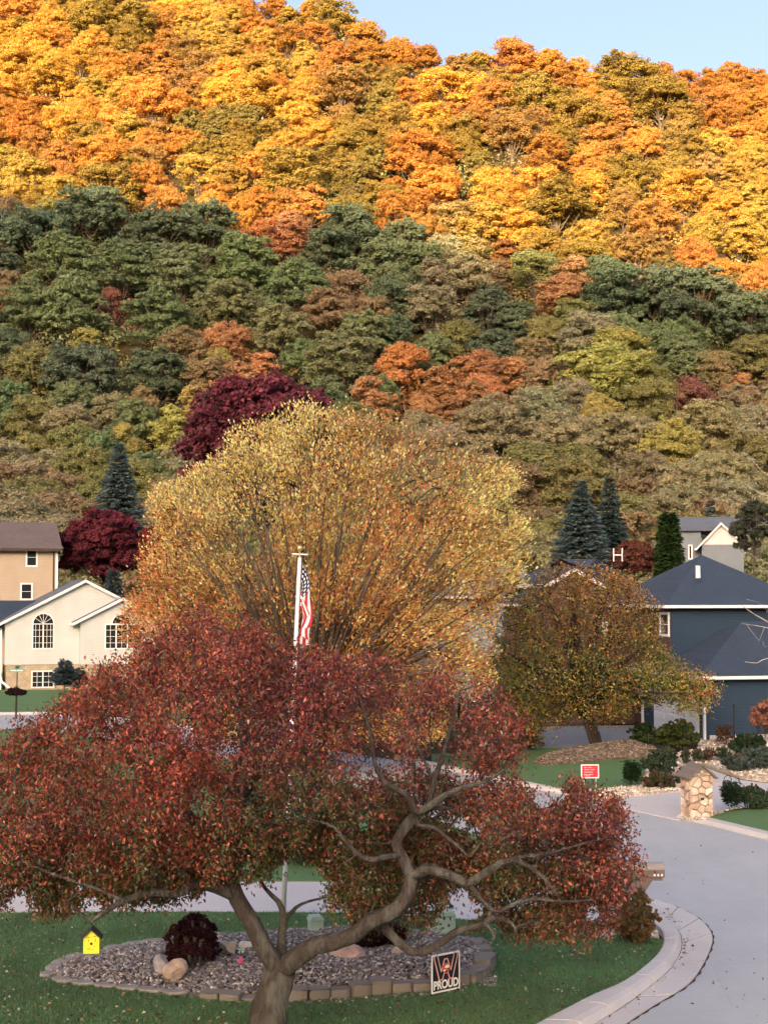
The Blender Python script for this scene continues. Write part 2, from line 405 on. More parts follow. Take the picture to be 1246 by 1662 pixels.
make_proto('open', 4, h0=1.0, lobes=46, clumps=14, leaves=28, ls=.3, lobe_r=(.22, .38), loose=.7)
make_proto('layer', 4, rad=5.8, h0=.6, h1=12.8, lobes=72, clumps=12, leaves=30, ls=.31, flat=1.0, lobe_r=(.17, .28))
make_proto('tall', 3, rad=3.9, h0=.8, h1=13.5, lobes=36, clumps=13, leaves=24, ls=.34, lobe_r=(.28, .42), taper=.3)

# ------------------------------------------------------------------ the wood on the bluff
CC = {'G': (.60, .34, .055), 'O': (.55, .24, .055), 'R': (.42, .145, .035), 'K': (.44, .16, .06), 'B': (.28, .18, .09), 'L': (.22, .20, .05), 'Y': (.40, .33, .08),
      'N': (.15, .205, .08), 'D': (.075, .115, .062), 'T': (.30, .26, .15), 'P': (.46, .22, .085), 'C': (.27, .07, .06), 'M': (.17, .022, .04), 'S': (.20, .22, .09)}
CN = {'G': 'golden yellow', 'O': 'orange', 'R': 'rust brown', 'K': 'brick orange', 'B': 'tan brown', 'L': 'olive', 'Y': 'yellow green', 'N': 'mid green', 'D': 'dark green',
      'T': 'khaki', 'P': 'peach orange', 'C': 'crimson', 'M': 'maroon', 'S': 'sage green'}
KIND = {'G': 'maple', 'O': 'maple', 'K': 'maple', 'C': 'maple', 'M': 'maple', 'P': 'maple', 'R': 'oak', 'B': 'oak', 'T': 'oak', 'L': 'hickory', 'Y': 'hickory', 'S': 'hickory', 'N': 'locust', 'D': 'locust'}
SEEDS = """30 20 O 70;80 130 G 100;20 95 G 60;150 40 L 80;215 45 L 90;250 85 K 45;150 75 G 60;185 110 O 70;290 18 G 60;345 60 Y 60;400 20 R 60;430 65 Y 50;470 70 R 60;540 35 L 70;590 60 O 60;625 95 R 70;655 60 R 60;690 100 R 60
40 205 R 60;120 200 G 70;165 170 Y 45;250 175 O 130;265 110 P 60;330 110 B 60;375 120 G 60;420 165 G 110;480 190 G 60;520 115 K 45;555 155 B 100;600 120 L 60;620 165 N 60;655 200 L 70
20 260 Y 60;60 230 K 60;95 245 L 50;160 250 O 75;110 280 K 50;210 275 L 60;240 290 R 60;325 280 Y 70;300 225 O 60;340 215 N 60;385 240 L 60;420 320 R 60;470 285 L 120;520 210 G 60;560 240 L 70;580 290 N 70;390 330 O 50;350 300 R 50
40 320 Y 70;100 300 Y 60;180 310 L 90;270 320 P 60;20 340 B 60;470 350 P 50
725 160 G 100;745 110 B 60;650 190 G 60;700 200 G 70;800 165 K 70;835 110 K 90;880 108 O 60;912 112 K 45;955 128 O 45;770 112 L 60;870 170 L 110;940 200 L 90;985 188 P 60;1015 130 L 90;1070 165 L 110;1072 118 R 45;1112 130 R 55;1150 128 R 45;1185 125 K 55;1230 130 R 55;1165 180 R 70;1215 175 O 60;1100 215 T 60;1010 200 P 60
670 260 R 130;640 350 R 80;700 300 O 80;780 265 N 60;760 235 L 60;830 215 B 80;885 250 R 70;850 300 O 60;905 345 L 110;870 315 G 100;950 300 G 70;1010 270 L 70;960 250 O 60;1040 230 O 60;1095 265 L 60;1150 275 T 60;1190 275 Y 60;1230 300 Y 60;1110 315 G 90;1170 335 G 60;1060 350 P 70;1010 330 B 60;960 385 Y 70;1040 400 B 80;1122 395 K 60;1200 385 Y 70;1180 440 O 60;1235 440 K 60;1090 420 R 50;880 400 L 80;785 370 Y 80;735 350 T 80;690 370 P 60;800 300 G 70
60 385 D 110;150 350 D 110;250 385 D 110;335 375 D 110;100 430 N 110;200 440 N 110;180 460 C 22;300 445 N 110;400 430 N 110;480 470 N 110;570 385 D 130;655 385 D 80;530 400 D 80;620 425 N 90;690 425 N 80;120 500 N 110;50 500 N 100;260 520 N 110;370 500 S 110;450 535 S 100;15 450 B 60;30 465 O 30;560 470 B 80;605 500 B 70;640 520 D 60;700 490 T 90;760 440 T 80;795 440 B 70;820 410 C 60;870 440 L 80;905 470 P 70;790 500 D 90;840 510 D 70;880 525 L 60;930 500 L 70;1000 480 D 110;1065 470 D 90;1130 490 D 140;1205 510 D 100;1010 530 N 80;950 545 T 90;1060 560 N 90;1110 570 N 80;1160 580 B 70;1220 570 L 80;700 560 N 70;740 545 L 70
145 555 Y 70;60 590 L 90;300 570 B 90;355 580 Y 60;425 585 P 60;130 605 D 120;250 610 D 110;550 590 S 120;490 560 N 60;610 620 N 70;650 590 O 80;715 620 P 80;785 620 K 75;840 590 P 60;690 650 P 60;880 600 B 80;980 615 Y 130;930 640 T 80;1060 610 L 80;1122 630 C 65;1203 620 P 60;1050 650 L 90;880 660 T 100;810 690 T 110;910 710 T 110;1000 700 T 110;1080 710 Y 90;1150 690 T 100;1225 690 T 100;850 750 L 90;930 750 L 90;1100 780 T 100;1180 780 T 110;1050 760 B 90;870 830 B 90;770 700 T 90
180 650 T 60;120 640 N 80;220 670 N 80;50 670 L 80;230 640 B 60;280 680 Y 70;60 725 L 90;120 725 L 90;200 710 Y 70;30 790 T 80;100 790 B 80;80 745 T 80;240 750 N 80;20 640 N 80;10 560 D 80;260 800 B 80;560 330 L 60;240 250 B 60"""
SEEDS = [s.split() for s in SEEDS.replace('\n', ';').split(';')]
trees = []   # (x,y,z,R,code,isseed)
for a, b, c, w in SEEDS:
    a, b, w = float(a), float(b), float(w)
    h = hit(a, b, 8.0)
    if h is None: h = hit(a, b + 14, 11.0)
    if h is None: continue
    Rr = w / 2 / FPX * h[1] * 1.12
    if any((h[0] - t[0]) ** 2 + (h[1] - t[1]) ** 2 < 4.0 for t in trees): continue
    trees.append((h[0], h[1], 0, max(2.2, min(8.0, Rr)), c, True))
sxy = np.array([[float(s[0]), float(s[1])] for s in SEEDS]); scode = [s[2] for s in SEEDS]
SP = 7.4
for iy, y in enumerate(np.arange(158, 500, SP * .95)):
    for x in np.arange(-.31 * y, .31 * y, SP):
        X = x + rng.uniform(-2.6, 2.6) + (iy % 2) * SP / 2; Y = y + rng.uniform(-2.6, 2.6)
        if min((X - t[0]) ** 2 + (Y - t[1]) ** 2 - (t[3] * .95 + 1.5 if t[5] else 5.0) ** 2 for t in trees) < 0: continue
        if Y > np.interp(X / Y, _us, _yc) + 16: continue
        p = proj(np.array([X, Y, float(hterr(X, Y)) + 8.]))
        dd = np.hypot(*(sxy - p).T); k = np.argsort(dd)[:4]; w = 1 / (dd[k] + 25) ** 1.5; code = scode[rng.choice(k, p=w / w.sum())]
        if code in 'CM' and rng.random() < .85: code = 'B' if p[1] > 380 else 'R'
        if 700 < p[1] and code in 'YPO': code = 'T' if rng.random() < .6 else 'L'
        trees.append((X, Y, 0, float(rng.uniform(4.0, 5.8)), code, False))
# keep those of which something shows past the ones in front
trees.sort(key=lambda t: t[1])
cov = np.zeros((int(PH) // 3, 580), bool); keep = []
for t in trees:
    X, Y, _, Rr, code, sd_ = t; z = float(hterr(X, Y)); s = FPX / Y
    Ht = 12.5 * (Rr / 5.2) ** .6
    if code in 'ND': Ht *= 1.0
    p = proj(np.array([X, Y, z + Ht * .6])); a = Rr * .9 * s / 3; b = Ht * .38 * s / 3
    cx, cy = (p[0] + 250) / 3, p[1] / 3
    yy, xx_ = np.ogrid[0:cov.shape[0], 0:cov.shape[1]]
    m = ((xx_ - cx) / a) ** 2 + ((yy - cy) / b) ** 2 < 1
    tot = m.sum(); new = (m & ~cov).sum()
    inframe = -60 < p[0] < PW + 60
    if tot and new < .07 * tot and new < 12: continue
    if tot == 0 and p[1] < 0: continue
    if p[1] + b * 3 < -15: continue
    cov |= m
    keep.append((X, Y, z, Rr, Ht, code, p, s * Rr))
trees = keep
LM = [(-60, 'beyond the tan house'), (50, 'above the tan house'), (105, 'above the cream house'), (150, 'above the birdhouse'), (195, 'above the blue spruce'), (270, 'above the dark bush'), (350, 'above the maroon tree'), (435, 'above the crabapple trunk'), (490, 'above the flagpole'), (570, 'above the golden tree'), (650, 'above the retaining wall'),
      (725, 'above the black sign'), (800, 'above the utility box'), (880, 'above the leaning tree'), (950, 'above the red sign'), (1000, 'above the twin spruces'), (1050, 'above the brown mailbox'), (1085, 'above the arborvitae'), (1130, 'above the stone pillar'), (1165, 'above the grey house'), (1215, 'above the blue house'), (1310, 'beyond the blue house')]
def near_lm(x): return min(LM, key=lambda q: abs(q[0] - x))[1]
used = {}
PXY = np.array([t[6] for t in trees])
def band_of(p):
    skyl = float(np.interp(p[0], SKX, SKY_)); sh = float(np.interp(p[0], SHX, SHY)); y = p[1]
    if y < skyl + 55 and skyl > -40: return 'on the skyline'
    if y < sh - 150: return 'high in sunlight'
    if y < sh - 45: return 'low in sunlight'
    if y < sh + 40: return 'at the shadow edge'
    if y < 540: return 'high in shade'
    if y < 660: return 'low in shade'
    return 'at the bluff foot'
PK = {'G': ['round', 'round', 'dome'], 'O': ['round', 'dome'], 'R': ['dome', 'open'], 'K': ['round', 'dome'], 'B': ['open', 'dome'], 'L': ['dome', 'open', 'round'], 'Y': ['round', 'tall'],
      'N': ['layer'], 'D': ['layer'], 'T': ['open', 'dome'], 'P': ['round', 'tall'], 'C': ['round', 'tall'], 'M': ['round'], 'S': ['layer']}
for i, (X, Y, z, Rr, Ht, code, p, spx) in enumerate(trees):
    kind = KIND[code]
    pk = PROTO[PK[code][int(rng.integers(len(PK[code])))]]; cm, tm = pk[int(rng.integers(len(pk)))]
    dd = np.hypot(*(PXY - p).T); o = np.argsort(dd)[1:7]
    size = 'small ' if Rr < 4.2 else ('broad ' if Rr > 5.6 else '')
    cf = rng.uniform(.82, 1.16); tone_ = 'pale ' if cf > 1.07 else ('deep ' if cf < .91 else '')
    me_ = f"{size}{tone_}{CN[code]} {kind}"
    bd = band_of(p); lm = near_lm(p[0]); cands = []
    for k1 in o[:3]:
        n1 = trees[k1]; rel = 'below' if n1[6][1] < p[1] - 22 else ('above' if n1[6][1] > p[1] + 22 else 'beside')
        cands.append(f"{me_} {bd} {lm}, {rel} {CN[n1[5]]} {KIND[n1[5]]}")
    lab = next((c for c in [f"{me_} tree {bd} {lm}"] + cands if c not in used), None)
    if lab is None:
        for k1 in o:
            for k2 in o:
                if k1 == k2: continue
                c = f"{me_} {bd} {lm}, between {CN[trees[k1][5]]} and {CN[trees[k2][5]]}"
                if c not in used: lab = c; break
            if lab: break
    if lab is None:
        for k1 in o:
            c = f"{me_} {bd}, {'beneath' if trees[k1][6][1] < p[1] else 'over'} {'small ' if trees[k1][3] < 4.6 else 'wide '}{CN[trees[k1][5]]} {KIND[trees[k1][5]]}"
            if c not in used: lab = c; break
    lab = lab or cands[0]; used[lab] = 1
    root = empty(kind + '_tree', (X, Y, z - .3), float(rng.uniform(0, 6.28)), lab, 'tree', 'autumn trees of the wood on the bluff')
    pr = 5.2 if cm.name.startswith(('crown_round', 'crown_open')) else (5.8 if not cm.name.startswith('crown_tall') else 4.3)
    sx = Rr / pr * 1.16; sz = Ht / 13.0
    root.scale = (sx, sx, sz)
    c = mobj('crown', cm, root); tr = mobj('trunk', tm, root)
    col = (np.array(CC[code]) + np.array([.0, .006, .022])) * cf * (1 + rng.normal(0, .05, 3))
    if p[1] < float(np.interp(p[0], SHX, SHY)): col = col * .52 + np.array([.56, .35, .075]) * .48 * (.45 + .55 * min(1.6, col.sum() / .75))  # above the shadow line: golden sunlight mixed into the crown colour
    else: col = col * .95 + np.array([.26, .28, .17]) * .40  # below it: a pale lift for the shade, mixed into the colour
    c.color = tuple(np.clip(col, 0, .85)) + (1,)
print('hill trees', len(trees))

# undergrowth between the trunks: low shrubs nobody could count
g = np.random.default_rng(31); n = 5200
yy = 150 + 340 * g.random(n) ** .8; xx_ = g.uniform(-.34, .34, n) * yy; ok = yy < np.interp(xx_ / yy, _us, _yc) + 8; xx_, yy = xx_[ok], yy[ok]; n = len(xx_)
rr = g.uniform(1.8, 3.4, n); cc = np.c_[xx_, yy, hterr(xx_, yy) + rr * .6]; m_ = 50
e = rdir(n * m_, g); e[:, 2] = np.abs(e[:, 2]) * 1.2; C = np.repeat(cc, m_, 0) + e * (np.repeat(rr, m_) * g.uniform(.6, 1.1, n * m_))[:, None]
TX = np.array([[t[0], t[1]] for t in trees]); TC = np.array([CC[t[5]] for t in trees]); kk = np.array([int(np.argmin((TX[:, 0] - a) ** 2 + (TX[:, 1] - b) ** 2)) for a, b in zip(xx_ + g.normal(0, 4, n), yy)])
T = np.repeat(TC[kk] * .85 + np.array([.10, .095, .05]), m_, 0) * g.uniform(.7, 1.2, (n * m_, 1))
L = g.uniform(.5, .9, n * m_); N = unit(e + rdir(n * m_, g) * .4); V, F = leaf_np(C, np.cross(N, rdir(n * m_, g)), N, L, L * .7, .1)
o = mobj('undergrowth', fastmesh('undergrowth', V, F, [M_leaf], tint=np.repeat(T, 4, 0))); tag(o, 'low brown and green undergrowth between the trees of the bluff', 'undergrowth', kind='stuff')
# ------------------------------------------------------------------ conifers
def conifer_np(seed, H=10., Rb=2.6, levels=30, per=12, needle=.34, droop=.25, z0=.4, power=.85, dens=1.0, up=.25):
    g = np.random.default_rng(seed); C, D, N, T = [], [], [], []; br = []
    for k in range(levels):
        f = (k + g.uniform(-.3, .3)) / levels; z = z0 + f * (H - z0); L = Rb * max(.04, (1 - f)) ** power
        n = max(4, int(per * (1 - f * .55)))
        a0 = g.uniform(0, 6.28)
        for j in range(n):
            a = a0 + j * 6.283 / n + g.normal(0, .12); l = L * g.uniform(.78, 1.12)
            d = np.array([math.cos(a), math.sin(a), 0]); s = np.array([-d[1], d[0], 0])
            m = max(2, int(l / (needle * .55) * dens))
            t = (np.arange(m) + .6) / m
            zz = -droop * l * t + g.normal(0, .12) + up * l * t ** 2.5
            pos = d * (t * l)[:, None]; pos[:, 2] += zz + z
            w = (1 - t) * l * .34 + .1
            for side in (-1, -.5, 0, .5, 1):
                pp = pos + s * (side * w * g.uniform(.4, 1, m))[:, None] + g.normal(0, .03, (m, 3)); pp[:, 2] -= abs(side) * .05
                C.append(pp); D.append(d + s * side * .8 + np.array([0, 0, -.1 + .3 * (f > .8)]) + g.normal(0, .15, (m, 3)))
                N.append(np.array([0, 0, 1.]) + g.normal(0, .45, (m, 3))); T.append(np.repeat(g.uniform(.75, 1.25), m)[:, None] * g.uniform(.8, 1.2, (m, 1)) * (.75 + .35 * t[:, None]) * np.ones(3))
            br.append((np.array([0, 0, z]), pos[-1]))
    C, D, N, T = map(np.concatenate, (C, D, N, T))
    n = len(C); L = needle * g.uniform(.8, 1.5, n); V, F = leaf_np(C, D, N, L, L * .5, .1)
    Vs, Fs = tube_np(np.array([[0, 0, -.3], [0, 0, H * .5], [0, 0, H * .97]]), np.array([.16, .09, .015]) * H / 10, 6)
    bv, bf, b = [Vs], [Fs], len(Vs)
    for p0, p1 in br:
        v, f = tube_np(np.array([p0, (p0 + p1) / 2 + [0, 0, -.03], p1]), np.array([.03, .02, .008]) * H / 10, 3); bv.append(v); bf.append(f + b); b += len(v)
    return V, F, np.repeat(T, 4, 0), np.concatenate(bv), np.concatenate(bf)
def conifer(name, px, py_base, py_top, Y, wpx, color, label, seed=1, cat='tree', zb=None, group=None, **kw):
    b = P(px, py_base, Y); 
    if zb is not None: b[2] = zb
    H = P(px, py_top, Y)[2] - b[2]; Rb = wpx / 2 / FPX * Y
    V, F, T, tv, tf = conifer_np(seed, H, Rb, **kw)
    root = empty(name, b, seed * 1.3, label, cat, group)
    c = mobj('crown', fastmesh('crown', V, F, [M_leafo], tint=T), root); c.color = tuple(color) + (1,)
    mobj('trunk', fastmesh('trunk', tv, tf, [M_bark2], smooth=True), root); return root
SPR = (.15, .21, .21)
conifer('spruce_tree', 192, 905, 716, 128, 118, SPR, 'tall blue spruce rising behind the maroon maple and tan house', 3, levels=40, per=14, droop=.35, needle=.3)
conifer('spruce_tree', 944, 925, 778, 124, 112, SPR, 'taller and wider of the two blue spruces behind the rooftops', 5, levels=38, per=13, droop=.35, needle=.3)
conifer('spruce_tree', 990, 925, 772, 131, 76, (.10, .15, .15), 'slimmer darker blue spruce tucked behind its wider twin', 6, levels=38, per=12, droop=.35, needle=.3)
conifer('spruce_tree', 1154, 900, 808, 150, 36, SPR, 'small blue spruce peeking over the grey house roof', 7, levels=18, per=9)
conifer('spruce_tree', 184, 980, 925, 113, 36, (.10, .15, .16), 'small blue spruce top behind the cream house gable', 8, levels=16, per=9)
conifer('arborvitae_tree', 1086, 960, 834, 104, 42, (.055, .10, .035), 'tall narrow green arborvitae beside the grey house', 9, levels=46, per=14, needle=.3, droop=-.5, up=.3, power=.35, dens=1.2)
conifer('spruce_tree', 105, 1117, 1071, 97.5, 42, (.075, .115, .135), 'low rounded blue spruce against the cream house basement', 10, levels=14, per=12, needle=.22, droop=.1, power=.6)
conifer('spruce_tree', 131, 1119, 1084, 97, 24, (.06, .09, .105), 'smallest blue spruce partly behind the red leaves by the cream house', 11, levels=10, per=10, needle=.2, droop=.1, power=.6)

# lobed garden trees and shrubs made one by one
def bush(name, px, py, wpx, hpx, color, label, seed=1, Y=None, cat='shrub', ls=.09, lobes=22, clumps=8, leaves=16, flat=.9, group=None, mat=None, tint_mix=None, loose=.6, stems=True, h0f=-.18, zb=0.0, dens=1.0, lobe_r=(.2, .34)):
    """px,py: foot of the plant on the ground"""
    b = G(px, py, zb) if Y is None else P(px, py, Y)
    Y = b[1]; s = FPX / Y; Rr = wpx / 2 / s; H = hpx / s
    V, F, T, cen = lobed_crown(seed, Rr, H * h0f, H, lobes, clumps, leaves, ls, flat, lobe_r, loose)
    if tint_mix is not None:
        g = np.random.default_rng(seed); n = len(T) // 4
        k = g.random(n) < tint_mix[1]; T = T.copy().reshape(n, 4, 3); T[k] *= np.array(tint_mix[0]) / np.array(color); T = T.reshape(-1, 3)
    root = empty(name, b, 0, label, cat, group)
    c = mobj('foliage' if cat == 'shrub' else 'crown', fastmesh('foliage', V, F, [M_leafo], tint=T), root); c.color = tuple(color) + (1,)
    if stems: mobj('stem' if cat == 'shrub' else 'trunk', limb_mesh('stem', cen, H * .25, M_bark2, r0=max(.012, Rr * .022), top=H * .5, seed=seed), root)
    return root
bush('maple_tree', 428, 925, 322, 340, (.25, .07, .10), 'rounded maroon maple rising behind the golden treetop', 21, Y=96, cat='tree', ls=.34, lobes=190, clumps=12, leaves=24, lobe_r=(.15, .24), h0f=.1, tint_mix=((.07, .035, .045), .25), loose=1.0)
bush('maple_tree', 166, 975, 158, 152, (.20, .05, .07), 'round dark crimson maple between the tan house and spruce', 22, Y=119, cat='tree', ls=.26, lobes=120, clumps=12, leaves=30, lobe_r=(.16, .26), h0f=.1, loose=1.0)
bush('maple_tree', 262, 960, 80, 142, (.26, .05, .045), 'dusky red maple edge beside the golden tree crown', 23, Y=108, cat='tree', ls=.33, lobes=36, clumps=10, leaves=20, lobe_r=(.2, .3), h0f=.1, loose=1.0)
bush('burning_bush', 1028, 935, 88, 56, (.20, .085, .065), 'low rust red bush behind the roof with the white frame', 24, Y=118, ls=.2, lobes=70, clumps=11, leaves=30, loose=1.3)
bush('pine_tree', 1222, 935, 92, 132, (.10, .115, .085), 'loose grey green pine beside the grey house gable', 25, Y=100, cat='tree', ls=.3, lobes=46, clumps=9, leaves=16, lobe_r=(.14, .24), loose=1.2, h0f=.1)
# ------------------------------------------------------------------ streets, lawns, drives
def outline(pts, z=0.0): return [tuple(G(a, b, z)[:2]) for a, b in pts]
def sheet(name, pts, ztop, zbot, mat, kind='structure', label=None):
    m = MB(); m.slab(outline(pts), zbot, ztop); o = m.build(name, mat); tag(o, label, kind=kind); return o
# near curb: three lines (lawn edge, curb face, gutter edge)
CE = [(640, 1790), (760, 1722), (872, 1662), (957, 1618), (1011, 1594), (1052, 1564), (1073, 1540), (1076, 1519), (1069, 1505), (1048, 1490), (1020, 1476)]
CF = [(730, 1790), (860, 1716), (948, 1668), (1010, 1630), (1052, 1599), (1086, 1570), (1104, 1540), (1105, 1518), (1098, 1504), (1078, 1486), (1050, 1471)]
CG = [(850, 1790), (960, 1722), (1010, 1668), (1059, 1634), (1117, 1598), (1143, 1562), (1156, 1528), (1150, 1508), (1130, 1489), (1096, 1472), (1062, 1460)]
def resample(pts, n):
    p = np.array(pts, float); d = np.concatenate([[0], np.cumsum(np.linalg.norm(np.diff(p, axis=0), axis=1))]); t = np.linspace(0, d[-1], n)
    return np.stack([np.interp(t, d, p[:, k]) for k in range(p.shape[1])], 1)
def crom(pts, step):
    p = np.array(pts, float); out = []
    q = np.vstack([2 * p[0] - p[1], p, 2 * p[-1] - p[-2]])
    for i in range(1, len(q) - 2):
        n = max(2, int(np.linalg.norm(q[i + 1] - q[i]) / step)); t = np.linspace(0, 1, n, endpoint=False)[:, None]
        a, b, c, d = q[i - 1], q[i], q[i + 1], q[i + 2]
        out.append(.5 * ((2 * b) + (-a + c) * t + (2 * a - 5 * b + 4 * c - d) * t ** 2 + (-a + 3 * b - 3 * c + d) * t ** 3))
    out.append(p[-1:]); return np.vstack(out)
cg_ = np.array([G(a, b, -.1)[:2] for a, b in CG]); ce_ = np.array([G(a, b, 0)[:2] for a, b in CE]); cf_ = np.array([G(a, b, -.05)[:2] for a, b in CF])
allp = crom(np.hstack([ce_, cf_, cg_]), .12)
dist = np.concatenate([[0], np.cumsum(np.linalg.norm(np.diff(allp[:, 2:4], axis=0), axis=1))])
def at(d): return np.array([np.interp(d, dist, allp[:, k]) for k in range(6)])
road_pts = [(-400, 1172), (-100, 1163), (0, 1158), (120, 1160), (300, 1180), (500, 1212), (700, 1243), (820, 1268), (870, 1278), (960, 1296), (1000, 1302), (1050, 1312), (1105, 1326), (1160, 1340), (1246, 1360), (1420, 1405), (2200, 1560), (2600, 2300), (200, 2300), (600, 1850)]
near_lip = [(-400, 1200), (-100, 1190), (0, 1186), (120, 1192), (300, 1222), (500, 1262), (650, 1310), (760, 1352), (880, 1400), (980, 1432), (1062, 1460)]
rd = [tuple(G(a, b, -.10)[:2]) for a, b in road_pts] + [tuple(q) for q in allp[:, 4:6]] + [tuple(G(a, b, -.10)[:2]) for a, b in reversed(near_lip[:-1])]
m = MB(); m.slab(rd, -.146, -.10); o = m.build('road', M_road); tag(o, kind='structure')
curb = empty('curb', (0, 0, 0)); curb['kind'] = 'structure'
dj = np.linspace(0, dist[-1], int(dist[-1] / .97) + 1); gidx = 0
for i in range(len(dj) - 1):
    d = np.linspace(dj[i] + .018, dj[i + 1] - .018, 6); q = np.array([at(v) for v in d]); g = rng.normal(0, .004)
    V, F = [], []
    for r in q:
        e, f, gg = r[0:2], r[2:4], r[4:6]; nz = unit(f - e); f2 = e + (f - e) * .62; f3 = e + (f - e) * .98
        V += [(*e, -.14), (*e, .015), (*(e + (f - e) * .08), .03), (*f2, .03), (*(f2 + (f3 - f2) * .5), .005), (*f3, -.083), (*f3, -.14)]
    n = 7; F = []
    for a in range(5):
        for b in range(n - 1): F.append((a * n + b, a * n + b + 1, (a + 1) * n + b + 1, (a + 1) * n + b))
    mb = MB(); mb.add(V, F); mb.add([], []); mb.f += [list(range(7))[::-1], list(range(35, 42))]; mb.m += [0, 0]
    if i % 3 != 1 or True: mb.build('curb_stone', M_curb, curb)
    V = []
    for r in q:
        f, gg = r[2:4], r[4:6]; f = f + (gg - f) * .01
        V += [(*f, -.14), (*f, -.088 + g), (*(f + (gg - f) * .35), -.092 + g), (*(f + (gg - f) * .985), -.078 + g), (*(f + (gg - f) * .985), -.14)]
    n = 5; F = []
    for a in range(5):
        for b in range(n - 1): F.append((a * n + b, a * n + b + 1, (a + 1) * n + b + 1, (a + 1) * n + b))
    mb = MB(); mb.add(V, F); mb.f += [[0, 1, 2, 3, 4][::-1], [25, 26, 27, 28, 29]]; mb.m += [0, 0]
    mb.build('gutter_slab', M_curb, curb)
# dark fill in the joints, a little below the faces of the slabs
M_dirt = simple('dark_joint_dirt', (.07, .055, .045), .95, .1, .3, 8, .3)
V = []
allq = allp[dist <= dj[-1]]
for r in allq:
    e, f, gg = r[0:2], r[2:4], r[4:6]; f2 = e + (f - e) * .6; f3 = e + (f - e) * .95
    V += [(*e, .0), (*(e + (f - e) * .08), .02), (*f2, .02), (*(f2 + (f3 - f2) * .5), -.006), (*f3, -.093), (*(f + (gg - f) * .35), -.101), (*(f + (gg - f) * .98), -.09)]
n = len(allq); k7 = np.arange(n - 1)[:, None] * 7 + np.arange(6)[None]; k7 = k7.ravel()
o = mobj('joint', fastmesh('joint', np.array(V), np.stack([k7, k7 + 1, k7 + 8, k7 + 7], -1), [M_dirt]), curb)
m = MB(); V = []
for k, r in enumerate(allp):
    gg = r[4:6]; nn = unit(gg - r[2:4]); w = .02 + .012 * math.sin(k * .9) + .008 * rng.random(); V += [(*(gg - nn * .005), -.0955), (*(gg + nn * w * 1.8), -.0955)]
m.add(V, [(2 * a, 2 * a + 1, 2 * a + 3, 2 * a + 2) for a in range(len(allp) - 1)]); o = m.build('seam', M_dirt, curb)

# near lawn between the drive and the curb
lawn_pts = [(-500, 1484), (0, 1481), (300, 1480), (600, 1482), (800, 1496), (930, 1518), (985, 1524), (1040, 1520)]
def lawn_slab(name, pts2d, label=None, zt=0.0, mat=None):
    m = MB(); m.slab(pts2d, -.148, zt); o = m.build(name, mat or M_grass); return tag(o, label, kind='structure')
l1 = outline([(-900, 1900), (-900, 1490)] + lawn_pts) + [tuple(q) for q in allp[::-1, 0:2] if proj(np.array([q[0], q[1], 0]))[1] > 1524] + outline([(500, 1900)])
lawn_slab('lawn', l1)
# drive across, light concrete
dr = [(-500, 1432), (0, 1432), (300, 1430), (540, 1430), (700, 1432), (850, 1440), (960, 1448), (1035, 1458), (1062, 1462), (1020, 1478), (985, 1500), (960, 1512)]
dr2 = outline(dr) + outline([(930, 1516), (800, 1494), (600, 1480), (300, 1478), (0, 1479), (-500, 1482)])
m = MB(); m.slab(dr2, -.147, -.012); tag(m.build('driveway', M_conc), kind='structure')
m = MB(); m.slab(outline([(1000, 1452), (1062, 1458), (1100, 1466), (1132, 1488), (1110, 1500), (1075, 1500), (1040, 1482), (990, 1490)]), -.147, -.107); tag(m.build('driveway', M_conc), kind='structure')
# lawn between drive and street
l2 = outline([(-500, 1430), (0, 1430), (300, 1428), (540, 1428), (700, 1430), (850, 1437), (960, 1445)]) + outline([(960, 1430), (870, 1396), (755, 1348), (645, 1306), (495, 1259), (300, 1219), (120, 1189), (0, 1183), (-100, 1187), (-400, 1197)])
lawn_slab('lawn', l2)
m = MB(); m.slab(outline([(-400, 1214), (0, 1216), (14, 1218), (14, 1230), (0, 1232), (-400, 1236)]), -.02, .012); tag(m.build('footpath', M_conc), kind='structure')
# far lawns
lawn_slab('lawn', outline([(-500, 1168), (-100, 1161), (0, 1155.5), (120, 1157), (300, 1177), (480, 1204), (480, 1150), (300, 1123), (125, 1119), (0, 1119.5), (-500, 1121)]))
# lawn by the red sign with its raised mulch bed
lw = [(700, 1240), (820, 1264), (872, 1274), (925, 1281), (960, 1280), (1024, 1274), (1040, 1270), (1050, 1240), (1040, 1222), (960, 1214), (880, 1214), (800, 1218), (700, 1224)]
lawn_slab('lawn', outline(lw))
far_curb = empty('curb', (0, 0, 0)); far_curb['kind'] = 'structure'
def curb_run(px_pts, w, parent, ln=1.6, inward=1):
    p = crom([G(a, b, -.05)[:2] for a, b in px_pts], .25); d = np.concatenate([[0], np.cumsum(np.linalg.norm(np.diff(p, axis=0), axis=1))])
    for s in np.arange(0, d[-1] - ln * .5, ln):
        e = min(s + ln - .015, d[-1]); q = [np.array([np.interp(v, d, p[:, 0]), np.interp(v, d, p[:, 1])]) for v in np.linspace(s, e, 4)]
        V = []
        for k in range(4):
            t = unit((q[min(k + 1, 3)] - q[max(k - 1, 0)])); nn = np.array([-t[1], t[0]]) * inward; a = q[k]; b = a + nn * w
            V += [(*a, -.14), (*a, -.06), (*(a + nn * w * .22), .03), (*b, .035), (*b, -.14)]
        F = [(i * 5 + j, i * 5 + j + 1, (i + 1) * 5 + j + 1, (i + 1) * 5 + j) for i in range(3) for j in range(4)] + [(4, 3, 2, 1, 0), (15, 16, 17, 18, 19)]
        mb = MB(); mb.add(V, F); mb.build('curb_stone', M_curb, parent)
curb_run([(640, 1230), (700, 1243), (820, 1268), (870, 1279), (925, 1289), (965, 1295)], .32, far_curb)
curb_run([(1098, 1325), (1160, 1340), (1246, 1361), (1400, 1400), (1700, 1470)], .42, far_curb)
